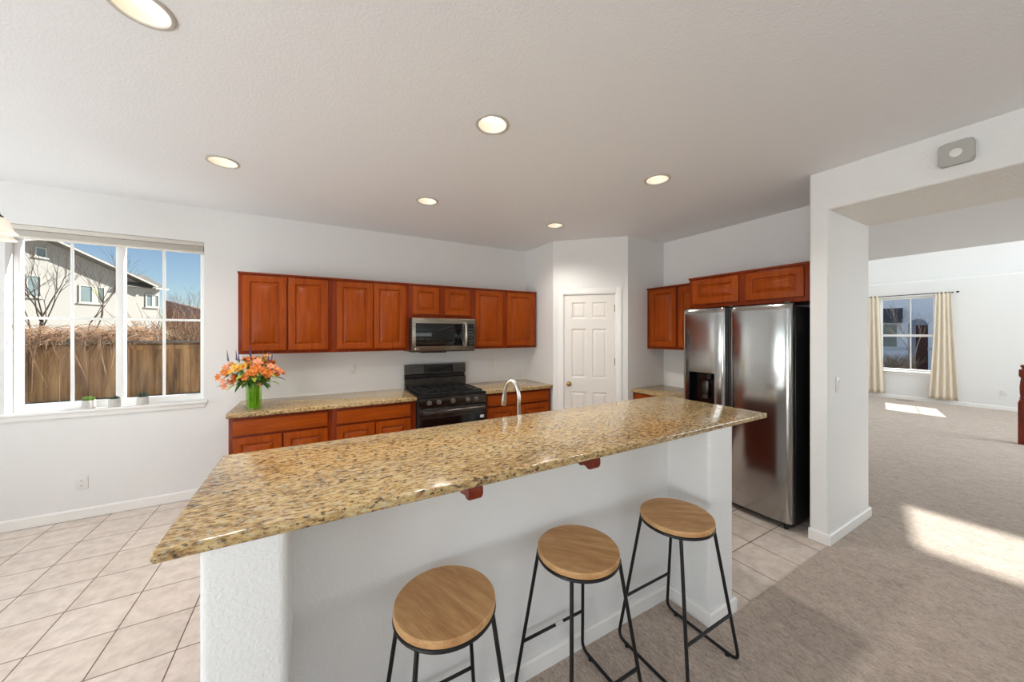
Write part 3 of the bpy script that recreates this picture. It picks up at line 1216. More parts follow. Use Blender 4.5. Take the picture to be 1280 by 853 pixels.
# face with panel openings: fill strips + moulded panels
xs = [a0, cols[0][0], cols[0][1], cols[1][0], cols[1][1], a1]
zs = [z0, rows[0][0], rows[0][1], rows[1][0], rows[1][1], rows[2][0], rows[2][1], z1]
for i in range(5):
    for j in range(7):
        if i % 2 == 1 and j % 2 == 1:
            def lp(q, d, i=i, j=j):
                return [(xs[i] + q, d, zs[j] + q), (xs[i + 1] - q, d, zs[j] + q), (xs[i + 1] - q, d, zs[j + 1] - q), (xs[i] + q, d, zs[j + 1] - q)]
            m.rings([lp(0, fd0), lp(.008, fd0 - .004), lp(.014, fd0 - .010), lp(.024, fd0 - .010), lp(.044, fd0 - .003), lp(.048, fd0 - .003)], cap1=True)
        else:
            m.face([(xs[i], fd0, zs[j]), (xs[i + 1], fd0, zs[j]), (xs[i + 1], fd0, zs[j + 1]), (xs[i], fd0, zs[j + 1])])
m.face([(a0, -.039, z0), (a1, -.039, z0), (a1, -.039, z1), (a0, -.039, z1)])
for p, q in (((a0, z0), (a1, z0)), ((a1, z0), (a1, z1)), ((a1, z1), (a0, z1)), ((a0, z1), (a0, z0))):
    m.face([(p[0], fd0, p[1]), (q[0], fd0, q[1]), (q[0], -.039, q[1]), (p[0], -.039, p[1])])
bmesh.ops.remove_doubles(m.bm, verts=m.bm.verts, dist=1e-5)
m.build('door_slab', DOORW, dr, ang=0.3)
m = MB(MD)
m.lathe([(0, 0), (.030, 0), (.030, .004), (.024, .008), (.011, .012), (.010, .028), (.020, .036), (.027, .046), (.026, .056), (.016, .063), (0, .064)], (a0 + .055, fd0 + .0005, 0.905), (0, 1, 0), 24)
m.build('knob', BRASS, dr)
for z in (0.22, 1.20, 1.86):
    m = MB(MD)
    m.tube([(a1 + .003, 0.004, z - .045), (a1 + .003, 0.004, z + .045)], .0055, 10)
    m.build('hinge', plain('hinge_satin', (150, 140, 128), .35, .9) if z < .3 else D.materials['hinge_satin'], dr)

# ------------------------------------------------------------------ kitchen window
win = D.objects.new('window_1', None)
COL.objects.link(win)
win.location = ((WX0 + WX1) / 2, YB + 0.12, WZ0)
tag(win, 'white sliding kitchen window with grilles', 'window', kind='structure')
fy0, fy1 = YB + 0.085, YB + 0.135
m = MB()
m.box(WX0, WX0 + .038, fy0, fy1, WZ0, WZ1, .004)
m.box(WX1 - .045, WX1, fy0, fy1, WZ0, WZ1, .004)
m.box(WX0 + .037, WX1 - .044, fy0, fy1, WZ0, WZ0 + .055, .004)
m.box(WX0 + .037, WX1 - .044, fy0, fy1, WZ1 - .05, WZ1, .004)
m.box(-1.521, -1.468, fy0 - .004, fy1 + .002, WZ0 + .054, WZ1 - .049, .004)
m.build('window_frame', VINYL, win)
gx = []
for x0, x1 in ((WX0 + .037, -1.520), (-1.469, WX1 - .044)):
    m = MB()
    m.box(x0 - .004, x1 + .004, YB + .104, YB + .110, WZ0 + .05, WZ1 - .045)
    m.build('pane', GLASS, win)
m = MB()
m.box(-1.794, -1.773, YB + .098, YB + .102, WZ0 + .054, WZ1 - .049, .001)
m.box(-1.224, -1.203, YB + .098, YB + .102, WZ0 + .054, WZ1 - .049, .001)
m.box(WX0 + .037, -1.521, YB + .0975, YB + .1015, 1.665, 1.686, .001)
m.box(-1.469, WX1 - .044, YB + .0975, YB + .1015, 1.665, 1.686, .001)
m.build('grille', VINYL, win)
m = MB()
m.box(WX0 - .03, WX1 + .03, YB - 0.030, YB - .0005, WZ0 - .022, WZ0 + .0005, .006)
m.box(WX0, WX1, YB - .002, YB + .086, WZ0 - .018, WZ0 + .0004)
m.box(WX0 - .015, WX1 + .015, YB - .014, YB - .0005, WZ0 - .062, WZ0 - .0225, .004)
struct(m.build('trim_window_sill', TRIMW))
bl = thing('window_blind', ((WX0 + WX1) / 2, YB + .04, WZ1 - .08), 'raised white blind stacked at the top of the kitchen window', 'blind')
m = MB()
m.box(WX0 + .004, WX1 - .004, YB + .004, YB + .07, WZ1 - .040, WZ1 - .002, .003)
m.build('headrail', BLIND, bl)
m = MB()
for k in range(6):
    m.box(WX0 + .008, WX1 - .008, YB + .008, YB + .062, WZ1 - .0495 - k * .007, WZ1 - .0445 - k * .007, .001)
m.box(WX0 + .006, WX1 - .006, YB + .006, YB + .064, WZ1 - .104, WZ1 - .0865, .003)
m.build('slat_stack', BLIND, bl)


# sill plants
def pot(x, y, label, kind, z=WZ0 + .0008):
    r = thing('succulent_pot', (x, y, z), label, 'potted plant', 'small pots on the kitchen window sill')
    rr = .039
    m = MB()
    m.lathe([(0, 0), (rr * .93, 0), (rr, .004), (rr, .070), (rr - .005, .070), (rr - .005, .052), (0, .052)], (x, y, z), n=28)
    m.build('pot', POTW, r)
    m = MB()
    m.lathe([(0, .0525), (rr - .006, .0525), (rr - .009, .057), (0, .059)], (x, y, z), n=20)
    m.build('soil', SOIL, r)
    rnd = random.Random(label)
    m = MB()
    if kind == 'bushy':
        for k in range(46):
            a, q = rnd.uniform(0, 2 * PI), rnd.uniform(0, .026)
            b = Vector((x + q * math.cos(a), y + q * math.sin(a), z + .056))
            t = b + Vector((math.cos(a) * q * .6, math.sin(a) * q * .6, .034 + rnd.uniform(0, .016)))
            m.tube([b, (b + t) / 2, t], [.003, .006, .001], 6)
        mt = SUCC
    elif kind == 'flat':
        for ring, (cnt, rad, hh) in enumerate(((9, .032, .022), (7, .024, .032), (5, .012, .038))):
            for k in range(cnt):
                a = 2 * PI * k / cnt + ring * .3
                b = Vector((x, y, z + .057))
                t = b + Vector((math.cos(a) * rad, math.sin(a) * rad, hh))
                m.tube([b, (b * .4 + t * .6) + Vector((0, 0, -.003)), t], [.003, .0075, .001], 6)
        mt = ALOE
    else:
        for k in range(16):
            a = 2 * PI * k / 16 + rnd.uniform(-.2, .2)
            q = .012 + .024 * (k % 3) / 2
            b = Vector((x + .006 * math.cos(a), y + .006 * math.sin(a), z + .056))
            t = b + Vector((math.cos(a) * q, math.sin(a) * q, .078 - q * .8))
            m.tube([b, (b + t) / 2 + Vector((math.cos(a) * .004, math.sin(a) * .004, 0)), t], [.005, .0042, .0006], 6)
        mt = ALOE
    m.build('succulent', mt, r)
    return r


pot(-1.655, YB + .014, 'small white pot of bushy bright green succulent, first from the left on the sill', 'bushy')
pot(-1.502, YB + .014, 'small white pot with a low flat rosette, in the middle of the sill', 'flat')
pot(-1.330, YB + .018, 'small white pot with a dark spiky aloe, right of the window mullion', 'spiky')


# ------------------------------------------------------------------ outlets and switches
def plate(name, M, a, z, label, kind='outlet', wd=.072, ht=.116):
    base = M @ Vector((a, 0, z))
    r = thing(name, base, label, 'outlet' if kind == 'outlet' else 'light switch')
    m = MB(M)
    m.box(a - wd / 2, a + wd / 2, .0005, .006, z - ht / 2, z + ht / 2, .0025)
    m.build('cover_plate', WHITEP, r)
    if kind == 'outlet':
        for dz in (.020, -.020):
            m = MB(M)
            m.prism(rounded([(a - .017, z + dz - .014), (a + .017, z + dz - .014), (a + .017, z + dz + .014), (a - .017, z + dz + .014)], .007), .0061, .0085, fn=lambda p, q, d: (p, d, q))
            s = m.build('socket', WHITEP, r)
            m = MB(M)
            m.box(a - .008, a - .006, .0086, .0090, z + dz - .002, z + dz + .007)
            m.box(a + .006, a + .008, .0086, .0090, z + dz - .002, z + dz + .007)
            m.box(a - .0025, a + .0025, .0086, .0090, z + dz - .010, z + dz - .005)
            m.build('slots', SLOT, s)
    else:
        n = max(1, round(wd / .06))
        for k in range(n):
            ax = a + (k - (n - 1) / 2) * .046
            m = MB(M)
            m.prism([(.0061, z - .033), (.009, z - .033), (.012, z + .033), (.0061, z + .033)], ax - .0165, ax + .0165, fn=lambda d, q, p: (p, d, q))
            m.build('rocker', WHITEP, r)
    return r


MB_ = facing_y(YB)
plate('wall_outlet', MB_, -1.688, 0.300, 'white outlet low on the wall under the kitchen window')
plate('wall_outlet', MB_, 0.369, 1.150, 'white outlet on the back wall above the granite counter')
plate('wall_switch', MB_, 2.100, 1.135, 'white double switch plate on the back wall right of the range', 'switch', wd=.118)
plate('wall_switch', facing_y(1.05), 3.411, 1.166, 'white switch on the wall end beside the refrigerator', 'switch')
plate('wall_outlet', facing_x(12.0), -1.16, 0.36, 'white outlet low on the far living room wall')

# detector on the beam
r = thing('smoke_detector', (3.25, 0.470, 2.595), 'square grey detector with white centre on the beam', 'smoke detector')
MBm = facing_x(3.25)


def rsq(c, z, s, rad):
    return rounded([(c - s, z - s), (c + s, z - s), (c + s, z + s), (c - s, z + s)], rad, 6)


m = MB(MBm)
for (s, d0, d1, rad) in ((.066, .0005, .012, .024), (.0625, .0122, .020, .024)):
    m.prism(rsq(-.470, 2.595, s, rad), d0, d1, fn=lambda p, q, d: (p, d, q))
m.prism(rsq(-.470, 2.595, .067, .026), .020, .034, fn=lambda p, q, d: (p, d, q))
bmesh.ops.bevel(m.bm, geom=[e for e in m.bm.edges if all(abs(v.co.y - .034) < 1e-5 for v in e.verts)], offset=.006, segments=3, affect='EDGES')
m.build('detector_body', GREYP, r)
m = MB(MBm)
m.lathe([(0, 0), (.024, 0), (.024, .001), (.022, .002), (0, .002)], (-.470, .0341, 2.595), (0, 1, 0), 28)
m.build('centre_button', WHITEP, r)

# ------------------------------------------------------------------ recessed lights
names = {(0, 0): 'recessed ceiling light cut by the top edge of the photo, nearest the window side', (1, 0): 'recessed ceiling light over the middle of the island bar',
         (2, 0): 'recessed ceiling light over the refrigerator end of the bar', (0, 1): 'recessed ceiling light on the window side, in front of the first cherry cabinets',
         (1, 1): 'recessed ceiling light in front of the microwave', (2, 1): 'recessed ceiling light in front of the pantry door'}
for i, x in enumerate(LX):
    for j, y in enumerate(LY):
        r = thing('recessed_light', (x, y, ZC), names[(i, j)], 'ceiling light', 'recessed ceiling lights')
        m = MB()
        m.lathe([(.0955, -.0008), (.095, -.004), (.088, -.007), (.081, -.006), (.079, -.001)], (x, y, ZC), n=40)
        m.build('trim_ring', RINGM, r)
        m = MB()
        m.lathe([(.0795, -.0008), (.076, .012), (.060, .060), (.056, .068)], (x, y, ZC), n=40)
        m.build('baffle', plain('baffle_white', (228, 221, 206), .5) if 'baffle_white' not in D.materials else D.materials['baffle_white'], r)
        m = MB()
        m.lathe([(0, .064), (.050, .066), (.0565, .070), (.0565, .078), (0, .078)], (x, y, ZC), n=40)
        m.build('lamp_lens', LENS, r)
        l = D.lights.new('can_light', 'SPOT')
        l.energy = CAN_POWER
        l.color = (1.0, 0.95, 0.88)
        l.spot_size = math.radians(140)
        l.spot_blend = 0.7
        l.shadow_soft_size = 0.05
        lo = D.objects.new('can_light', l)
        COL.objects.link(lo)
        lo.parent = r
        lo.location = (0, 0, -0.012)


# ------------------------------------------------------------------ bar stools
def stool():
    r = thing('bar_stool', (0, 0, 0.011), '', 'bar stool', 'bar stools along the island')
    z0 = 0.0
    m = MB()
    m.lathe([(0, .6415), (.161, .6415), (.1645, .644), (.1655, .652), (.1645, .661), (.161, .665), (0, .667)], n=64)
    o = m.build('seat', OAK)
    o.parent = r
    m = MB()
    n = 48
    ring = [(.160 * math.cos(2 * PI * k / n), .160 * math.sin(2 * PI * k / n), .6342) for k in range(n + 1)]
    m.tube(ring, .007, 10, cap=False)
    m.build('seat_ring', STOOLM).parent = r
    rt = .0075
    tx, ty = .121, .107
    bx, by = .190, .190
    for sx in (-1, 1):
        for sy in (-1, 1):
            top = Vector((sx * tx, sy * ty, .634))
            bot = Vector((sx * bx, sy * by, rt + .004))
            run = Vector((0, -sy, 0))
            up = (top - bot).normalized()
            pts = [top, bot + up * .045]
            for k in range(1, 7):
                t = k / 6
                s, e = bot + up * .045, bot + run * .045
                pts.append(s * (1 - t) ** 2 + bot * 2 * t * (1 - t) + e * t * t)
            m = MB()
            m.tube(pts, rt, 12)
            lg = m.build('leg', STOOLM)
            lg.parent = r
            m = MB()
            m.lathe([(0, 0), (.010, 0), (.010, .010), (0, .010)], (sx * bx, sy * (by - .055), 0), n=14)
            m.build('foot_pad', BLACK).parent = lg
        m = MB()
        m.tube([(sx * bx, -(by - .044), rt + .004), (sx * bx, (by - .044), rt + .004)], rt, 12)
        m.build('floor_runner', STOOLM).parent = r
    for sy in (-1, 1):
        t = (.634 - .222) / .622
        xx, yy = tx + (bx - tx) * t, ty + (by - ty) * t
        m = MB()
        m.tube([(-xx, sy * yy, .222), (xx, sy * yy, .222)], .0065, 12)
        m.build('footrest', STOOLM).parent = r
    return r


s1 = stool()
labels = ['round oak seat bar stool, leftmost along the island', 'round oak seat bar stool in the middle, clear tape on its footrest', 'round oak seat bar stool in the island corner beside the right end wall']
spots = [(.376, 1.104, 0), (.940, 1.102, 0), (1.525, 1.066, 0)]
all_st = [s1] + [copy_tree(s1) for _ in range(2)]
for s, lb, (x, y, a) in zip(all_st, labels, spots):
    s.location = (x, y, 0.0105)
    s.rotation_euler = (0, 0, a)
    s['label'] = lb
# seats keep their own grain direction
for s, a in zip(all_st, (0.35, 0.75, 0.95)):
    for ch in s.children:
        if ch.name.startswith('seat') and 'ring' not in ch.name:
            ch.rotation_euler = (0, 0, a)
for ch in all_st[1].children:
    if ch.name.startswith('footrest'):
        back = ch
bk = [c for c in all_st[1].children if c.name.startswith('footrest')][1]
YS = .107 + (.190 - .107) * (.634 - .222) / .622
m = MB()
m.tube([(.005, YS, .222), (.045, YS, .222)], .0085, 12)
tp = m.build('tape', plain('clear_tape', (206, 206, 204), .25))
tp.parent = bk

# ------------------------------------------------------------------ chandelier in the breakfast nook
cx, cy, rimz = -1.765, 3.165, 2.118
r = thing('chandelier', (cx, cy, ZC), 'bronze chandelier with frosted bell glass shades at the window', 'chandelier')
m = MB()
m.lathe([(0, 0), (.062, 0), (.060, -.012), (.03, -.028), (.010, -.032), (0, -.032)], (cx, cy, ZC - .0005), n=28)
m.build('canopy', BRONZE, r)
m = MB()
m.tube([(cx, cy, ZC - .03), (cx, cy, rimz + .30)], .006, 10)
m.lathe([(0, .31), (.018, .30), (.030, .24), (.022, .17), (.034, .12), (.020, .06), (.010, .03), (0, .02)], (cx, cy, rimz), n=24)
m.build('stem', BRONZE, r)
for k in range(5):
    a = math.radians(-10 + 72 * k)
    d = Vector((math.cos(a), math.sin(a), 0))
    c0 = Vector((cx, cy, 0))
    R0 = .215
    zt = rimz + .092
    pts = [c0 + d * .02 + Vector((0, 0, rimz + .10)), c0 + d * .08 + Vector((0, 0, rimz + .055)), c0 + d * .15 + Vector((0, 0, rimz + .10)), c0 + d * .195 + Vector((0, 0, rimz + .16)), c0 + d * R0 + Vector((0, 0, rimz + .15)), c0 + d * R0 + Vector((0, 0, zt + .005))]
    m = MB()
    m.tube(pts, .006, 10)
    m.lathe([(0, .03), (.012, .028), (.014, .012), (.024, .004), (.024, -.002), (0, -.002)], c0 + d * R0 + Vector((0, 0, zt)), n=20)
    m.build('arm', BRONZE, r)
    m = MB()
    s_ = c0 + d * R0
    pr = [(.018, .090), (.030, .086), (.042, .074), (.049, .056), (.053, .036), (.060, .018), (.072, .004), (.075, .0), (.073, .0), (.058, .018), (.050, .036), (.046, .056), (.039, .072), (.028, .083), (.018, .086)]
    m.lathe(pr, (s_.x, s_.y, rimz), n=36, close=True)
    m.build('lamp_shade', SHADE, r)

# ------------------------------------------------------------------ vase of flowers
vx, vy, vz = -0.462, 3.775, 0.8853
r = thing('glass_vase', (vx, vy, vz), 'green glass cylinder vase on the back counter', 'vase')
m = MB()
m.lathe([(0, 0), (.054, 0), (.057, .004), (.0585, .222), (.0565, .224), (.0545, .222), (.053, .010), (0, .008)], (vx, vy, vz), n=40)
m.build('vase_body', VASEG, r)
m = MB()
m.lathe([(0, .0085), (.0525, .0105), (.0535, .15), (0, .15)], (vx, vy, vz), n=40)
m.build('vase_water', WATER, r)
ORG = plain('orange_petal', (222, 130, 52), 0.6, noise=0.22, nscale=60)
PEACH = plain('peach_petal', (232, 158, 118), 0.6, noise=0.15, nscale=60)
YEL = plain('yellow_petal', (234, 176, 70), 0.6, noise=0.15, nscale=60)
STEMG = plain('stem_green', (150, 190, 66), 0.55)
LEAFG = plain('leaf_green', (58, 98, 38), 0.5, noise=0.3, nscale=40)
LEAFL = plain('pale_leaf_green', (158, 178, 62), 0.5, noise=0.25, nscale=40)
PURP = plain('purple_floret', (84, 66, 116), 0.6, noise=0.3, nscale=120)
rnd = random.Random(7)


def petal(m, c, d, up, L, wd, curl=.35):
    d = d.normalized()
    side = d.cross(up)
    if side.length < 1e-4:
        side = d.orthogonal()
    side.normalize()
    rows_ = []
    for k in range(5):
        t = k / 4
        wv = wd * math.sin(PI * min(1, .15 + t * .85)) ** .8 * (1 if k < 4 else .15)
        p = c + d * L * t + up * (curl * L * t * t)
        rows_.append([m.bm.verts.new(p - side * wv + up * wv * .3), m.bm.verts.new(p), m.bm.verts.new(p + side * wv + up * wv * .3)])
    for A, B in zip(rows_[:-1], rows_[1:]):
        for i in range(2):
            m.bm.faces.new((A[i], A[i + 1], B[i + 1], B[i]))


def leaf(m, c, d, L, wd):
    up = Vector((0, 0, 1))
    if abs(d.normalized().z) > .9:
        up = Vector((1, 0, 0))
    up = (up - d.normalized() * up.dot(d.normalized())).normalized()
    petal(m, c, d, up, L, wd, curl=-.25)


def stem_path(tip):
    """a stem from the bottom of the vase, over the rim, to the tip"""
    tip = Vector(tip)
    off = Vector((tip.x - vx, tip.y - vy, 0))
    a = math.atan2(off.y, off.x)
    q = min(.044, .012 + off.length * .22)
    ra, rq = rnd.uniform(0, 2 * PI), .044 * math.sqrt(rnd.random())
    b = Vector((vx + math.cos(ra) * rq, vy + math.sin(ra) * rq, vz + .014))
    rim = Vector((vx + math.cos(a) * q, vy + math.sin(a) * q, vz + .215))
    pts = []
    for k in range(11):
        t = k / 10
        if t < .5:
            p = b.lerp(rim, t * 2)
        else:
            s = t * 2 - 1
            ctrl = rim + Vector((math.cos(a) * q * .5, math.sin(a) * q * .5, .09))
            p = rim * (1 - s) ** 2 + ctrl * 2 * s * (1 - s) + tip * s * s
        pts.append(p)
    return pts


def lily(tip, mat, label, nb=2):
    pts = stem_path(tip)
    r = thing('orange_lily', pts[0], label, 'flower', 'flowers in the green vase')
    m = MB()
    m.tube(pts, .0030, 6)
    m.build('stem', STEMG, r)
    tip = Vector(tip)
    axis = (pts[-1] - pts[-2]).normalized()
    for bq in range(nb):
        jit = Vector((rnd.uniform(-.04, .04), rnd.uniform(-.04, .03), rnd.uniform(-.04, .02))) if bq else Vector()
        c = tip + jit
        fwd = (axis + Vector((rnd.uniform(-.6, .6), rnd.uniform(-1.2, .1), rnd.uniform(-.2, .5)))).normalized()
        m = MB()
        if bq:
            m.tube([pts[-2], c], .0018, 5)
        s = fwd.orthogonal().normalized()
        t = fwd.cross(s)
        ph = rnd.uniform(0, PI)
        for k in range(6):
            a = ph + k * PI / 3
            d = s * math.cos(a) + t * math.sin(a) + fwd * .75
            petal(m, c - fwd * .012, d, fwd, .042 + (k % 2) * .004, .0125 - (k % 2) * .003, curl=-.18)
        for k in range(4):
            a = ph + k * PI / 2
            m.tube([c, c + fwd * .028 + (s * math.cos(a) + t * math.sin(a)) * .010], .001, 4)
        m.build('bloom', mat, r, ang=3)
    m = MB()
    for k in range(7):
        i = rnd.choice((6, 7, 8, 9, 9))
        a = rnd.uniform(0, 2 * PI)
        leaf(m, pts[i], Vector((math.cos(a), math.sin(a), rnd.uniform(-.5, .5))), rnd.uniform(.045, .075), .010)
    m.build('leaf', rnd.choice((LEAFG, LEAFL, LEAFG)), r, ang=3)
    return r


# (dx along x, dy, dz above vase base)
for k, (dx, dy, dz) in enumerate(((-.215, -.02, .335), (-.17, .04, .40), (-.13, -.06, .30), (-.10, -.10, .37), (-.06, .03, .43), (-.02, -.12, .33), (.01, -.04, .41), (.05, -.13, .36),
                                  (.07, .02, .45), (.11, -.09, .33), (.14, .03, .40), (.17, -.05, .36), (.195, .0, .33), (.03, .10, .42), (-.08, .11, .38), (.11, .10, .38), (-.165, -.07, .26), (.0, .0, .37))):
    mt = (ORG, PEACH, ORG, YEL, ORG)[k % 5]
    lily((vx + dx * .95, vy + dy, vz + dz), mt, 'orange lily among the flowers in the green vase', 5 if k % 3 == 0 else 4)
t_ = lily((vx + .052, vy - .075, vz + .236), PEACH, 'single peach flower hanging over the front rim of the vase', 1)
for dx, dy, dz in ((-.175, -.02, .50), (-.125, .03, .50), (-.10, -.03, .49), (-.03, .02, .54), (-.015, -.04, .50), (.06, .05, .50), (.105, -.02, .48), (.125, .03, .47)):
    pts = stem_path((vx + dx * 1.0, vy + dy, vz + dz - .07))
    r = thing('purple_flower_spike', pts[0], 'slim purple flower spike above the orange lilies', 'flower', 'purple spikes in the green vase')
    m = MB()
    m.tube(pts, .0022, 5)
    m.build('stem', STEMG, r)
    ax = Vector((dx * .5, dy * .4, 1)).normalized()
    m = MB()
    for k in range(30):
        t = k / 29
        a = k * 2.4
        s = ax.orthogonal().normalized()
        q = ax.cross(s)
        p = pts[-1] + ax * .085 * t
        d = s * math.cos(a) + q * math.sin(a)
        m.tube([p, p + d * .010 * (1.05 - t) + ax * .008], [.0032 * (1.1 - t) + .0005, .0012], 5)
    m.tube([pts[-1], pts[-1] + ax * .09], [.003, .001], 5)
    m.build('floret_spike', PURP, r)
for k, (dx, dy, dz) in enumerate(((-.20, -.05, .24), (-.13, -.11, .20), (-.09, -.10, .155), (.10, -.12, .22), (.15, -.08, .24), (.19, -.05, .27), (.12, .06, .28), (-.15, .06, .26), (.02, -.13, .25), (-.04, -.12, .24), (-.18, .0, .30), (.085, -.09, .19), (-.14, -.09, .33), (-.07, -.12, .31), (.04, -.11, .30), (-.02, .02, .38), (.13, -.10, .31), (-.11, -.02, .36), (.09, .0, .37), (.02, -.14, .29), (.17, .02, .31), (-.2, .03, .36))):
    pts = stem_path((vx + dx * .85, vy + dy * .85, vz + max(dz, .235)))
    r = thing('leafy_sprig', pts[0], 'green leafy sprig drooping from the flower vase', 'foliage', 'leafy sprigs in the green vase')
    m = MB()
    m.tube(pts, .0024, 5)
    m.build('stem', STEMG, r)
    m = MB()
    e = Vector((dx, dy, dz - max(dz, .235) - .02)).normalized()
    leaf(m, pts[-1], e, .085, .016)
    for q in range(5):
        a = rnd.uniform(0, 2 * PI)
        leaf(m, pts[rnd.choice((6, 7, 8, 9))], (e + Vector((math.cos(a), math.sin(a), rnd.uniform(-.3, .4)))).normalized(), rnd.uniform(.05, .08), .012)
    m.build('leaf', (LEAFG, LEAFL, LEAFG)[k % 3], r, ang=3)

# ------------------------------------------------------------------ living room: window, curtains, newel, register
win = D.objects.new('window_2', None)
COL.objects.link(win)
win.location = (12.1, (LW0 + LW1) / 2, LZ0)
tag(win, 'white living room window between cream curtains', 'window', kind='structure')
m = MB()
x0, x1 = 12.10, 12.15
m.box(x0, x1, LW0, LW0 + .045, LZ0, LZ1, .004)
m.box(x0, x1, LW1 - .045, LW1, LZ0, LZ1, .004)
m.box(x0, x1, LW0 + .044, LW1 - .044, LZ0, LZ0 + .05, .004)
m.box(x0, x1, LW0 + .044, LW1 - .044, LZ1 - .045, LZ1, .004)
m.box(x0 - .004, x1 + .004, LW0 + .044, LW1 - .044, 1.47, 1.525, .004)
m.build('window_frame', VINYL, win)
m = MB()
m.box(x0 + .02, x0 + .026, LW0 + .04, LW1 - .04, LZ0 + .045, LZ1 - .04)
m.build('pane', GLASS, win)
m = MB()
ymid = (LW0 + LW1) / 2 - .06
m.box(x0 + .012, x0 + .016, ymid - .011, ymid + .011, LZ0 + .048, LZ1 - .043, .001)
m.build('grille', VINYL, win)
m = MB()
m.box(11.96, 12.10, LW0 - .04, LW1 + .04, LZ0 - .022, LZ0 + .004, .005)
m.box(11.985, 11.9995, LW0 - .02, LW1 + .02, LZ0 - .075, LZ0 - .0225, .004)
struct(m.build('trim_living_sill', TRIMW))


def curtain(y0, y1, label, seed):
    m = MB()
    rnd = random.Random(seed)
    nz, ny = 24, 90
    folds = 4
    zt, zb = 2.455, 0.10
    ph = rnd.uniform(0, 6)
    g = []
    for j in range(nz + 1):
        t = j / nz
        z = zt + (zb - zt) * t
        fl = .10 * t ** 1.3
        row = []
        for i in range(ny + 1):
            s = i / ny
            yc = (y0 + y1) / 2
            hw = (y1 - y0) / 2 + fl
            y = yc + (2 * s - 1) * hw
            amp = .010 + .016 * t
            x = 11.93 - amp * math.sin(s * folds * 2 * PI + ph + .4 * math.sin(t * 3)) - .004 * math.sin(s * 17 + t * 2)
            row.append(m.bm.verts.new((x, y, z)))
        g.append(row)
    for j in range(nz):
        for i in range(ny):
            m.bm.faces.new((g[j][i], g[j][i + 1], g[j + 1][i + 1], g[j + 1][i]))
    o = m.build('curtain', CURT, ang=3)
    so = o.modifiers.new('thick', 'SOLIDIFY')
    so.thickness = .003
    return tag(o, label, 'curtain', 'living room curtains')


curtain(1.80, 2.02, 'long cream curtain on the right side of the living room window', 3)
curtain(2.90, 3.16, 'long cream curtain on the left side of the living room window, partly behind the wall', 5)
r = thing('curtain_rod', (11.93, 2.45, 2.44), 'dark thin curtain rod above the living room window', 'curtain rod')
m = MB()
m.tube([(11.93, 1.77, 2.44), (11.93, 3.25, 2.44)], .009, 10)
m.build('rod', RODM, r)
for y in (1.735, 3.26):
    m = MB()
    m.lathe([(0, 0), (.014, 0), (.018, .012), (.018, .03), (.010, .04), (0, .042)], (11.93, y, 2.44), (0, 1 if y > 2 else -1, 0), 14)
    m.build('finial', RODM, r)
for y in (1.80, 3.20):
    m = MB()
    m.tube([(11.93, y, 2.43), (12.0, y, 2.43)], .006, 8)
    m.build('bracket', RODM, r)

nx, ny = 8.55, 0.655
r = thing('newel_post', (nx, ny, 0.01), 'turned red wood newel post at the right edge of the photo', 'newel post')
m = MB()
m.box(nx - .05, nx + .05, ny - .05, ny + .05, .010, .60, .006)
m.build('base_block', MAHOG, r)
m = MB()
m.lathe([(0, .6005), (.045, .601), (.047, .62), (.034, .635), (.046, .65), (.034, .665), (.040, .72), (.042, .80), (.036, .88), (.030, .925), (.040, .935), (.030, .945), (0, .945)], (nx, ny, 0), n=28)
m.build('turned_shaft', MAHOG, r)
m = MB()
m.box(nx - .045, nx + .045, ny - .045, ny + .045, .9455, 1.05, .012)
m.lathe([(0, 1.0505), (.03, 1.051), (.026, 1.06), (.018, 1.066), (.032, 1.08), (.038, 1.095), (.030, 1.112), (0, 1.12)], (nx, ny, 0), n=28)
m.build('finial', MAHOG, r)
r = thing('floor_register', (11.75, 2.45, 0.010), 'slim metal floor register in the carpet under the living room window', 'vent')
m = MB()
m.box(11.70, 11.80, 2.30, 2.58, .0103, .0150, .002)
for k in range(9):
    m.box(11.715, 11.785, 2.318 + k * .028, 2.330 + k * .028, .0150, .0165)
m.build('grille', plain('register_brown', (140, 124, 106), .5, .4), r)

# rear and side windows out of view, most of them added to let light in
for nm, boxes in (('window_added_rear', [(-1.15, 2.35, .8, 2.3)]), ('window_added_living', [(7.6, 11.2, .6, 3.8)]), ('window_added_living_high', [(7.6, 11.2, 4.4, 6.0)])):  # unseen windows, invented so that light can enter
    m = MB()
    for x0, x1, z0, z1 in boxes:
        for a, b in ((x0, x0 + .05), (x1 - .05, x1), ((x0 + x1) / 2 - .03, (x0 + x1) / 2 + .03)):
            m.box(a, b, YN - .10, YN - .05, z0, z1, .004)
        m.box(x0 + .049, x1 - .049, YN - .10, YN - .05, z0, z0 + .05, .004)
        m.box(x0 + .049, x1 - .049, YN - .10, YN - .05, z1 - .05, z1, .004)
    o = struct(m.build(nm, VINYL))
    m = MB()
    m.box(x0 + .04, x1 - .04, YN - .078, YN - .072, z0 + .04, z1 - .04)
    m.build('pane', GLASS, o)
m = MB()
for a, b in ((-2.05, -1.99), (.19, .25), (-.93, -.87)):
    m.box(XL - .10, XL - .05, a, b, .02, 2.1, .004)
m.box(XL - .10, XL - .05, -2.0, .2, .0, .06, .004)
m.box(XL - .10, XL - .05, -2.0, .2, 2.04, 2.1, .004)
o = struct(m.build('door_2', VINYL))
m = MB()
m.box(XL - .078, XL - .072, -2.0, .2, .05, 2.05)
m.build('pane', GLASS, o)
m = MB()
for a, b in ((1.9, 1.95), (3.55, 3.6), (2.72, 2.78)):
    m.box(XL - .10, XL - .05, a, b, .9, 2.25, .004)
m.box(XL - .10, XL - .05, 1.949, 3.551, .9, .95, .004)
m.box(XL - .10, XL - .05, 1.949, 3.551, 2.2, 2.25, .004)
o = struct(m.build('window_added_nook', VINYL))  # invented side window, added for a brighter ceiling and floor
m = MB()
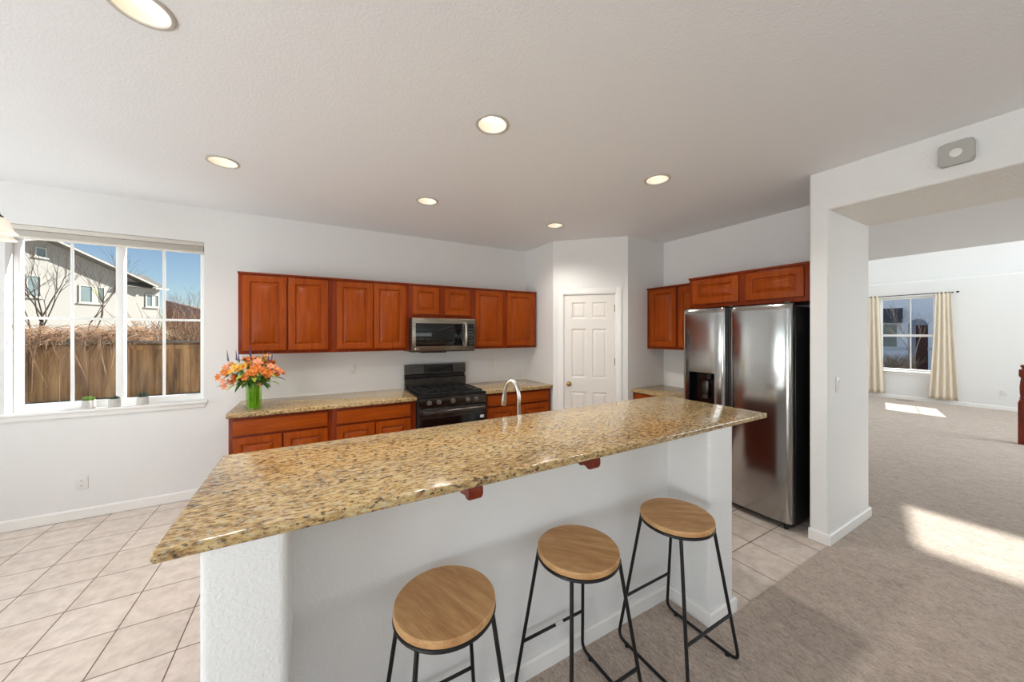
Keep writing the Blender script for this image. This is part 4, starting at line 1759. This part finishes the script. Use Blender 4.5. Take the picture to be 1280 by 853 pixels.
m.box(XL - .078, XL - .072, 1.94, 3.56, .94, 2.21)
m.build('pane', GLASS, o)
m = MB()
for a, b in ((CY0, CY0 + .05), (CY1 - .05, CY1)):
    m.box(12.30, 12.35, a, b, CZ0, CZ1, .004)
m.box(12.30, 12.35, CY0 + .049, CY1 - .049, CZ0, CZ0 + .05, .004)
m.box(12.30, 12.35, CY0 + .049, CY1 - .049, CZ1 - .05, CZ1, .004)
o = struct(m.build('window_6', VINYL))
m = MB()
m.box(12.322, 12.328, CY0 + .04, CY1 - .04, CZ0 + .04, CZ1 - .04)
m.build('pane', GLASS, o)

# ------------------------------------------------------------------ outside the kitchen window
BOUNCEG = plain('pale_bounce_ground', (214, 210, 204), .95, noise=.06, nscale=3)  # ground made pale to bounce sun through the window onto the ceiling
m = MB()
m.box(-40, 20, YB + T + .02, 70, -.3, -.06)
struct(m.build('ground_yard', BOUNCEG, smooth=False))


def fence_mat():
    m, nt, b = new_mat('fence_wood')
    v = coords(nt, (9, 9, .8))
    t = N(nt, 'ShaderNodeTexNoise', Scale=1.5, Detail=6.0, Roughness=.65, Distortion=.8)
    nt.links.new(v, t.inputs['Vector'])
    t2 = N(nt, 'ShaderNodeTexNoise', Scale=2.6, Detail=1.0)
    nt.links.new(coords(nt, (2.2, 2.2, .35)), t2.inputs['Vector'])
    mx = N(nt, 'ShaderNodeMix', data_type='FLOAT')
    mx.inputs[0].default_value = .5
    nt.links.new(t.outputs[0], mx.inputs[2])
    nt.links.new(t2.outputs[0], mx.inputs[3])
    r = ramp(nt, [(.33, lin((92, 70, 50))), (.5, lin((150, 112, 74))), (.64, lin((182, 144, 100)))])
    nt.links.new(mx.outputs[0], r.inputs[0])
    nt.links.new(r.outputs[0], b.inputs['Base Color'])
    b.inputs['Roughness'].default_value = .85
    return m


FENCE = fence_mat()
GREYW = plain('weathered_board', (112, 106, 98), .9, noise=.25, nscale=12)
FY = 10.5
r = thing('wood_fence', (-4.0, FY, -.06), 'weathered brown plank fence behind the kitchen window', 'fence')
m = MB()
rnd = random.Random(5)
x = -7.2
while x < -1.0:
    wd = .195
    dy = rnd.uniform(-.006, .006)
    m.box(x, x + wd, FY + dy, FY + .02 + dy, .20, 1.34 + rnd.uniform(-.012, .0), .007, 1)
    x += wd + .003
m.build('planks', FENCE, r)
m = MB()
m.box(-7.2, -1.0, FY - .03, FY + .05, 1.342, 1.385, .004)
m.build('cap_rail', GREYW, r)
m = MB()
m.box(-7.2, -1.0, FY - .045, FY - .008, 1.20, 1.30, .004)
m.build('rail', FENCE, r)
m = MB()
m.box(-7.2, -1.0, FY - .03, FY + .01, -.06, .20, .004)
m.build('kick_board', GREYW, r)
for px in (-6.3, -5.2, -3.49, -1.2):
    m = MB()
    m.box(px, px + .09, FY - .10, FY - .05, -.06, 1.34, .004)
    m.build('post', FENCE, r)

TWIG = plain('dry_vine_twig', (176, 142, 112), .9, noise=.35, nscale=8)
BARK = plain('grey_brown_bark', (92, 76, 64), .9, noise=.3, nscale=10)


def vine(name, x0, x1, n, label, seed, y=FY, ztop=1.40, hang=.55, rise=.28, mat=TWIG):
    rnd = random.Random(seed)
    m = MB()
    for k in range(n):
        x = rnd.uniform(x0, x1)
        zz = ztop + rnd.uniform(-.03, rise * rnd.random())
        yy = y + rnd.uniform(-.16, .30)
        dirx = rnd.uniform(-1, 1) * .55 - .12
        L = rnd.uniform(.4, 1.1)
        drop = rnd.uniform(.02, hang) * (rnd.random() ** 1.5)
        pts = []
        for q in range(7):
            t = q / 6
            pts.append((x + dirx * L * t + rnd.uniform(-.012, .012), yy - .22 * t * rnd.uniform(.6, 1) - .05 * t, zz + .10 * math.sin(PI * t * .8) - drop * t * t + rnd.uniform(-.01, .01)))
        m.tube(pts, [.005, .005, .0045, .004, .0035, .003, .002], 4, cap=False)
    return tag(m.build(name, mat, smooth=False), label, 'vine')


vine('dry_vine', -5.6, -3.5, 1150, 'tangle of dry brown vines spilling over the fence, left of the mullion', 1, hang=.75)
vine('dry_vine', -3.6, -3.05, 190, 'smaller tangle of dry vines on the fence just right of the mullion', 2, hang=.25, rise=.35)
m = MB()
rnd = random.Random(9)
for x, dx, dz in ((-4.75, .28, .95), (-4.2, .25, .85), (-4.45, .2, .6), (-3.52, -.10, .62), (-4.0, .05, .7), (-5.0, .05, .95), (-4.62, -.05, 1.05), (-4.9, -.12, .8), (-3.8, .12, .8), (-5.15, .1, .6)):
    m.tube([(x, FY - .2, 1.45), (x + dx * .4, FY - .28, 1.45 - dz * .4), (x + dx, FY - .25, 1.45 - dz)], [.013, .011, .004], 5)
tag(m.build('hanging_vine', TWIG), 'long loose vine stems hanging down the face of the fence', 'vine')


def shrub(name, x, y, z, wx, hz, n, label, seed, mat):
    rnd = random.Random(seed)
    m = MB()
    for k in range(n):
        bx = x + rnd.uniform(-.5, .5) * wx
        by = y + rnd.uniform(-.35, .35)
        top = z + hz * (.55 + .45 * rnd.random())
        p = Vector((bx, by, z))
        pts = [p]
        d = Vector((rnd.uniform(-.35, .35), rnd.uniform(-.3, .3), 1))
        for q in range(4):
            p = p + d * (top - z) / 4
            d = d + Vector((rnd.uniform(-.4, .4), rnd.uniform(-.4, .4), 0))
            pts.append(p.copy())
        m.tube(pts, [.012, .010, .008, .006, .003], 4, cap=False)
        for q in (1, 2, 3):
            e = Vector((rnd.uniform(-1, 1), rnd.uniform(-1, 1), rnd.uniform(-.2, .9))) * rnd.uniform(.12, .35)
            m.tube([pts[q], pts[q] + e * .5 + Vector((0, 0, .02)), pts[q] + e], [.006, .005, .002], 4, cap=False)
            e2 = e * .5 + Vector((rnd.uniform(-.2, .2), 0, rnd.uniform(-.1, .2)))
            m.tube([pts[q] + e * .5, pts[q] + e * .5 + e2 * .6], [.004, .002], 3, cap=False)
    return tag(m.build(name, mat, smooth=False), label, 'shrub')


shrub('bare_shrub', -2.65, FY + 1.3, 0, 1.7, 2.3, 330, 'dense dry brown shrub above the fence at the right of the window', 11, plain('dry_shrub', (142, 112, 86), .9, noise=.35, nscale=6))
shrub('bare_shrub', -4.05, FY + 1.4, 0, .9, 1.95, 120, 'pale dry twiggy shrub behind the fence below the small corner window of the house', 12, plain('pale_twigs', (176, 156, 128), .9, noise=.3, nscale=6))


def tree(base, hgt, label, seed, spread=.5, r0=.035, levels=6, mat=BARK, name='bare_tree'):
    rnd = random.Random(seed)
    m = MB()

    def grow(p, d, L, r, lv):
        pts, q = [p], p
        k = 4
        dd = d.copy()
        for i in range(k):
            dd = (dd + Vector((rnd.uniform(-.14, .14), rnd.uniform(-.14, .14), rnd.uniform(0, .12)))).normalized()
            q = q + dd * L / k
            pts.append(q)
        m.tube(pts, [r * (1 - .35 * i / k) for i in range(k + 1)], 7 if lv > 2 else 4, cap=False)
        if lv <= 0:
            return
        for i in range(rnd.choice((2, 3))):
            a = rnd.uniform(0, 2 * PI)
            sp = spread * rnd.uniform(.6, 1.2)
            side = Vector((math.cos(a), math.sin(a) * .6, 0)) * sp
            grow(pts[-1] if i < 2 else pts[rnd.choice((2, 3))], (dd + side).normalized(), L * rnd.uniform(.62, .85), r * .60, lv - 1)
    grow(Vector(base), Vector((0, 0, 1)), hgt * .24, r0, levels)
    return tag(m.build(name, mat, smooth=False), label, 'tree', )


tree((-5.90, 13.4, -.06), 5.0, 'large bare tree with dark forked branches in front of the house gable', 3, .42, .050, 6)
tree((-5.25, 13.4, -.06), 4.6, 'slender bare tree in front of the house window left of the mullion', 8, .36, .034, 6)
tree((-3.6, 15.5, -.06), 4.4, 'fine bare tree at the right of the kitchen window against the sky', 14, .5, .030, 6, plain('far_twigs', (112, 104, 106), .9))
tree((-3.05, 15.0, -.06), 4.0, 'fine bare tree at the right edge of the kitchen window', 21, .5, .028, 6, D.materials['far_twigs'])

# neighbour house, gable wall in its own frame (s along the wall, t towards us, z)
STUCCO = plain('cream_stucco', (158, 154, 146), .9, noise=.05, nscale=20, bmp=.3, bscale=60, bdist=.01)
SHING = plain('grey_shingle', (104, 100, 94), .9, noise=.2, nscale=14)
FASC = plain('fascia_cream', (184, 178, 166), .7)
SOFF = plain('soffit_paint', (150, 150, 150), .8)
HGLASS = plain('house_window_glass', (112, 124, 124), .1, noise=.15, nscale=2)
BLINDH = plain('window_blind_cream', (196, 196, 150), .7)
MH = Matrix(((.6, .8, 0, -10.95), (.8, -.6, 0, 29.26), (0, 0, 1, 0), (0, 0, 0, 1)))
r = thing('stucco_house', MH @ Vector((0, -3, -.06)), 'cream stucco two-storey house with gable roof beyond the fence', 'house')
ap, apz, sl = -2.14, 6.42, .386
e1, e0 = 2.35, -7.73
ez = apz - sl * (e1 - ap)
m = MB(MH)
m.prism([(e0, -.06), (e1, -.06), (e1, ez), (ap, apz), (e0, ez)], -9, 0, fn=lambda a, b, t: (a, t, b))
m.build('wall', STUCCO, r)
m = MB(MH)
ov, th = .60, .10
for sgn, ee in ((1, e1 + .30), (-1, e0 - .30)):
    ezz = apz - sl * abs(ee - ap)
    m.prism([(ap, apz + .02), (ee, ezz + .02), (ee, ezz + .02 + th), (ap, apz + .02 + th)], -9.3, ov, fn=lambda a, b, t: (a, t, b))
m.build('roof', SHING, r)
m = MB(MH)
for sgn, ee in ((1, e1 + .32), (-1, e0 - .32)):
    ezz = apz - sl * abs(ee - ap)
    m.prism([(ap, apz - .02), (ee, ezz - .02), (ee, ezz + .07), (ap, apz + .07)], ov + .001, ov + .04, fn=lambda a, b, t: (a, t, b))
m.build('fascia', FASC, r)


def hwin(s0, s1, z0, z1, split=True):
    m = MB(MH)
    f = .06
    m.box(s0 - f, s1 + f, .001, .05, z0 - f, z0, .004)
    m.box(s0 - f, s1 + f, .001, .05, z1, z1 + f, .004)
    m.box(s0 - f, s0, .001, .05, z0, z1)
    m.box(s1, s1 + f, .001, .05, z0, z1)
    m.box(s0 - .12, s1 + .12, .001, .09, z0 - .12, z0 - f - .001, .004)
    if split:
        m.box((s0 + s1) / 2 - .03, (s0 + s1) / 2 + .03, .001, .045, z0, z1)
    wf = m.build('window', FASC, r)
    m = MB(MH)
    m.box(s0, s1, .001, .012, z0, z1)
    m.build('pane', HGLASS, wf)
    if split:
        m = MB(MH)
        m.box((s0 + s1) / 2 + .03, (s0 + s1) / 2 + .03 + (s1 - s0) * .22, .013, .016, z0, z1)
        m.build('blind', BLINDH, wf)


hwin(-.68, .34, 3.33, 4.20)
hwin(2.47, 3.12, 3.33, 4.05)
hwin(-2.33, -2.02, 5.53, 5.92, False)
hwin(-2.62, -2.20, 3.45, 4.45, False)
# hipped rear wing showing past the gable
m = MB(MH)
B = [(2.351, -.02), (3.25, -.02), (3.25, -3.2), (2.351, -3.2)]
m.prism(B, -.06, 4.52)
m.build('wing_wall', STUCCO, r)
m = MB(MH)
E = [(1.0, .42, 4.42), (3.42, .42, 4.50), (3.42, -3.5, 4.50), (1.0, -3.5, 4.42)]
rd = [(1.3, -.75, 5.40), (3.0, -.75, 5.40), (3.0, -2.6, 5.40), (1.3, -2.6, 5.40)]
v = [m.bm.verts.new(p) for p in E + rd]
for f in ((0, 1, 5, 4), (1, 2, 6, 5), (2, 3, 7, 6), (3, 0, 4, 7), (4, 5, 6, 7), (3, 2, 1, 0)):
    m.bm.faces.new([v[i] for i in f])
m.build('wing_roof', SHING, r, smooth=False)
m = MB(MH)
m.box(2.66, 3.44, .421, .47, 4.44, 4.54)
m.build('gutter', FASC, r)
# far brown roofed house at the right
r = thing('brown_roof_house', (-5.3, 24, -.06), 'distant house with a brown sloping roof behind the shrubs', 'house')
m = MB()
m.box(-5.9, -3.3, 22.5, 27, -.06, 1.7)
m.build('wall', plain('tan_stucco', (176, 150, 126), .9), r)
m = MB()
m.prism([(-6.05, 1.7), (-3.0, 1.7), (-3.0, 2.15), (-6.05, 3.10)], 22.0, 27.4, fn=lambda a, b, t: (a, t, b))
m.build('roof', plain('brown_roof', (122, 88, 70), .9, noise=.25, nscale=10), r, smooth=False)

# ------------------------------------------------------------------ outside the living room window
m = MB()
m.box(12.4, 70, -30, 40, -.5, -.25)
struct(m.build('ground_street', plain('front_yard', (176, 178, 182), .95, noise=.3, nscale=2), smooth=False))
SHADEST = plain('shade_tinted_stucco', (206, 214, 226), .9, noise=.06, nscale=8)  # bluish tone of sky-lit shade put into the wall colour
r = thing('front_house', (26, 5, -.25), 'shade-tinted stucco house with arched porch across the street', 'house')
m = MB()
X = 24.0
arch = [(4.28, -.25)] + [(4.585 + .305 * math.cos(a), 1.90 + .305 * math.sin(a)) for a in [PI * 1.0 * k / 12 for k in range(13)]][::1]
ar = [(4.585 - .305 * math.cos(PI * k / 12), 1.90 + .305 * math.sin(PI * k / 12)) for k in range(13)]
m.prism([(-8, -.25), (4.28, -.25)] + ar + [(4.89, -.25), (14, -.25), (14, 6), (-8, 6)], X, X + .3, fn=lambda a, b, t: (t, a, b))
m.box(X + 1.6, X + 6, -8, 14, -.25, 6)
m.build('wall', SHADEST, r, smooth=False)
m = MB()
m.box(X + 1.55, X + 1.6, 4.2, 4.95, -.25, 1.95)
m.build('front_door', plain('red_brown_door', (110, 70, 60), .6), r)
m = MB()
m.prism([(X - 1.0, 2.05), (X - .001, 2.05), (X - .001, 2.75)], 5.05, 9.0, fn=lambda a, b, t: (a, t, b))
m.build('garage_roof', plain('dark_roof', (70, 72, 78), .9, noise=.2, nscale=12), r, smooth=False)
m = MB()
m.box(X - .12, X - .001, 3.4, 4.27, .78, .92)
m.box(X - .12, X - .001, 4.90, 6.4, .78, .92)
m.build('wall_band', plain('pale_band', (186, 192, 200), .8), r)
m = MB()
m.box(X - .05, X - .001, 5.25, 6.1, .9, 1.95)
m.build('window', HGLASS, r)
shrub('bare_bush', 20.0, 4.35, -.3, .9, 1.15, 110, 'dry brown bush outside the living room window', 31, plain('bush_brown', (150, 128, 104), .9, noise=.3, nscale=6))
tree((20.5, 4.0, -.3), 4.0, 'bare young tree outside the living room window', 33, .5, .03, 5, plain('pale_bark', (170, 156, 140), .9))
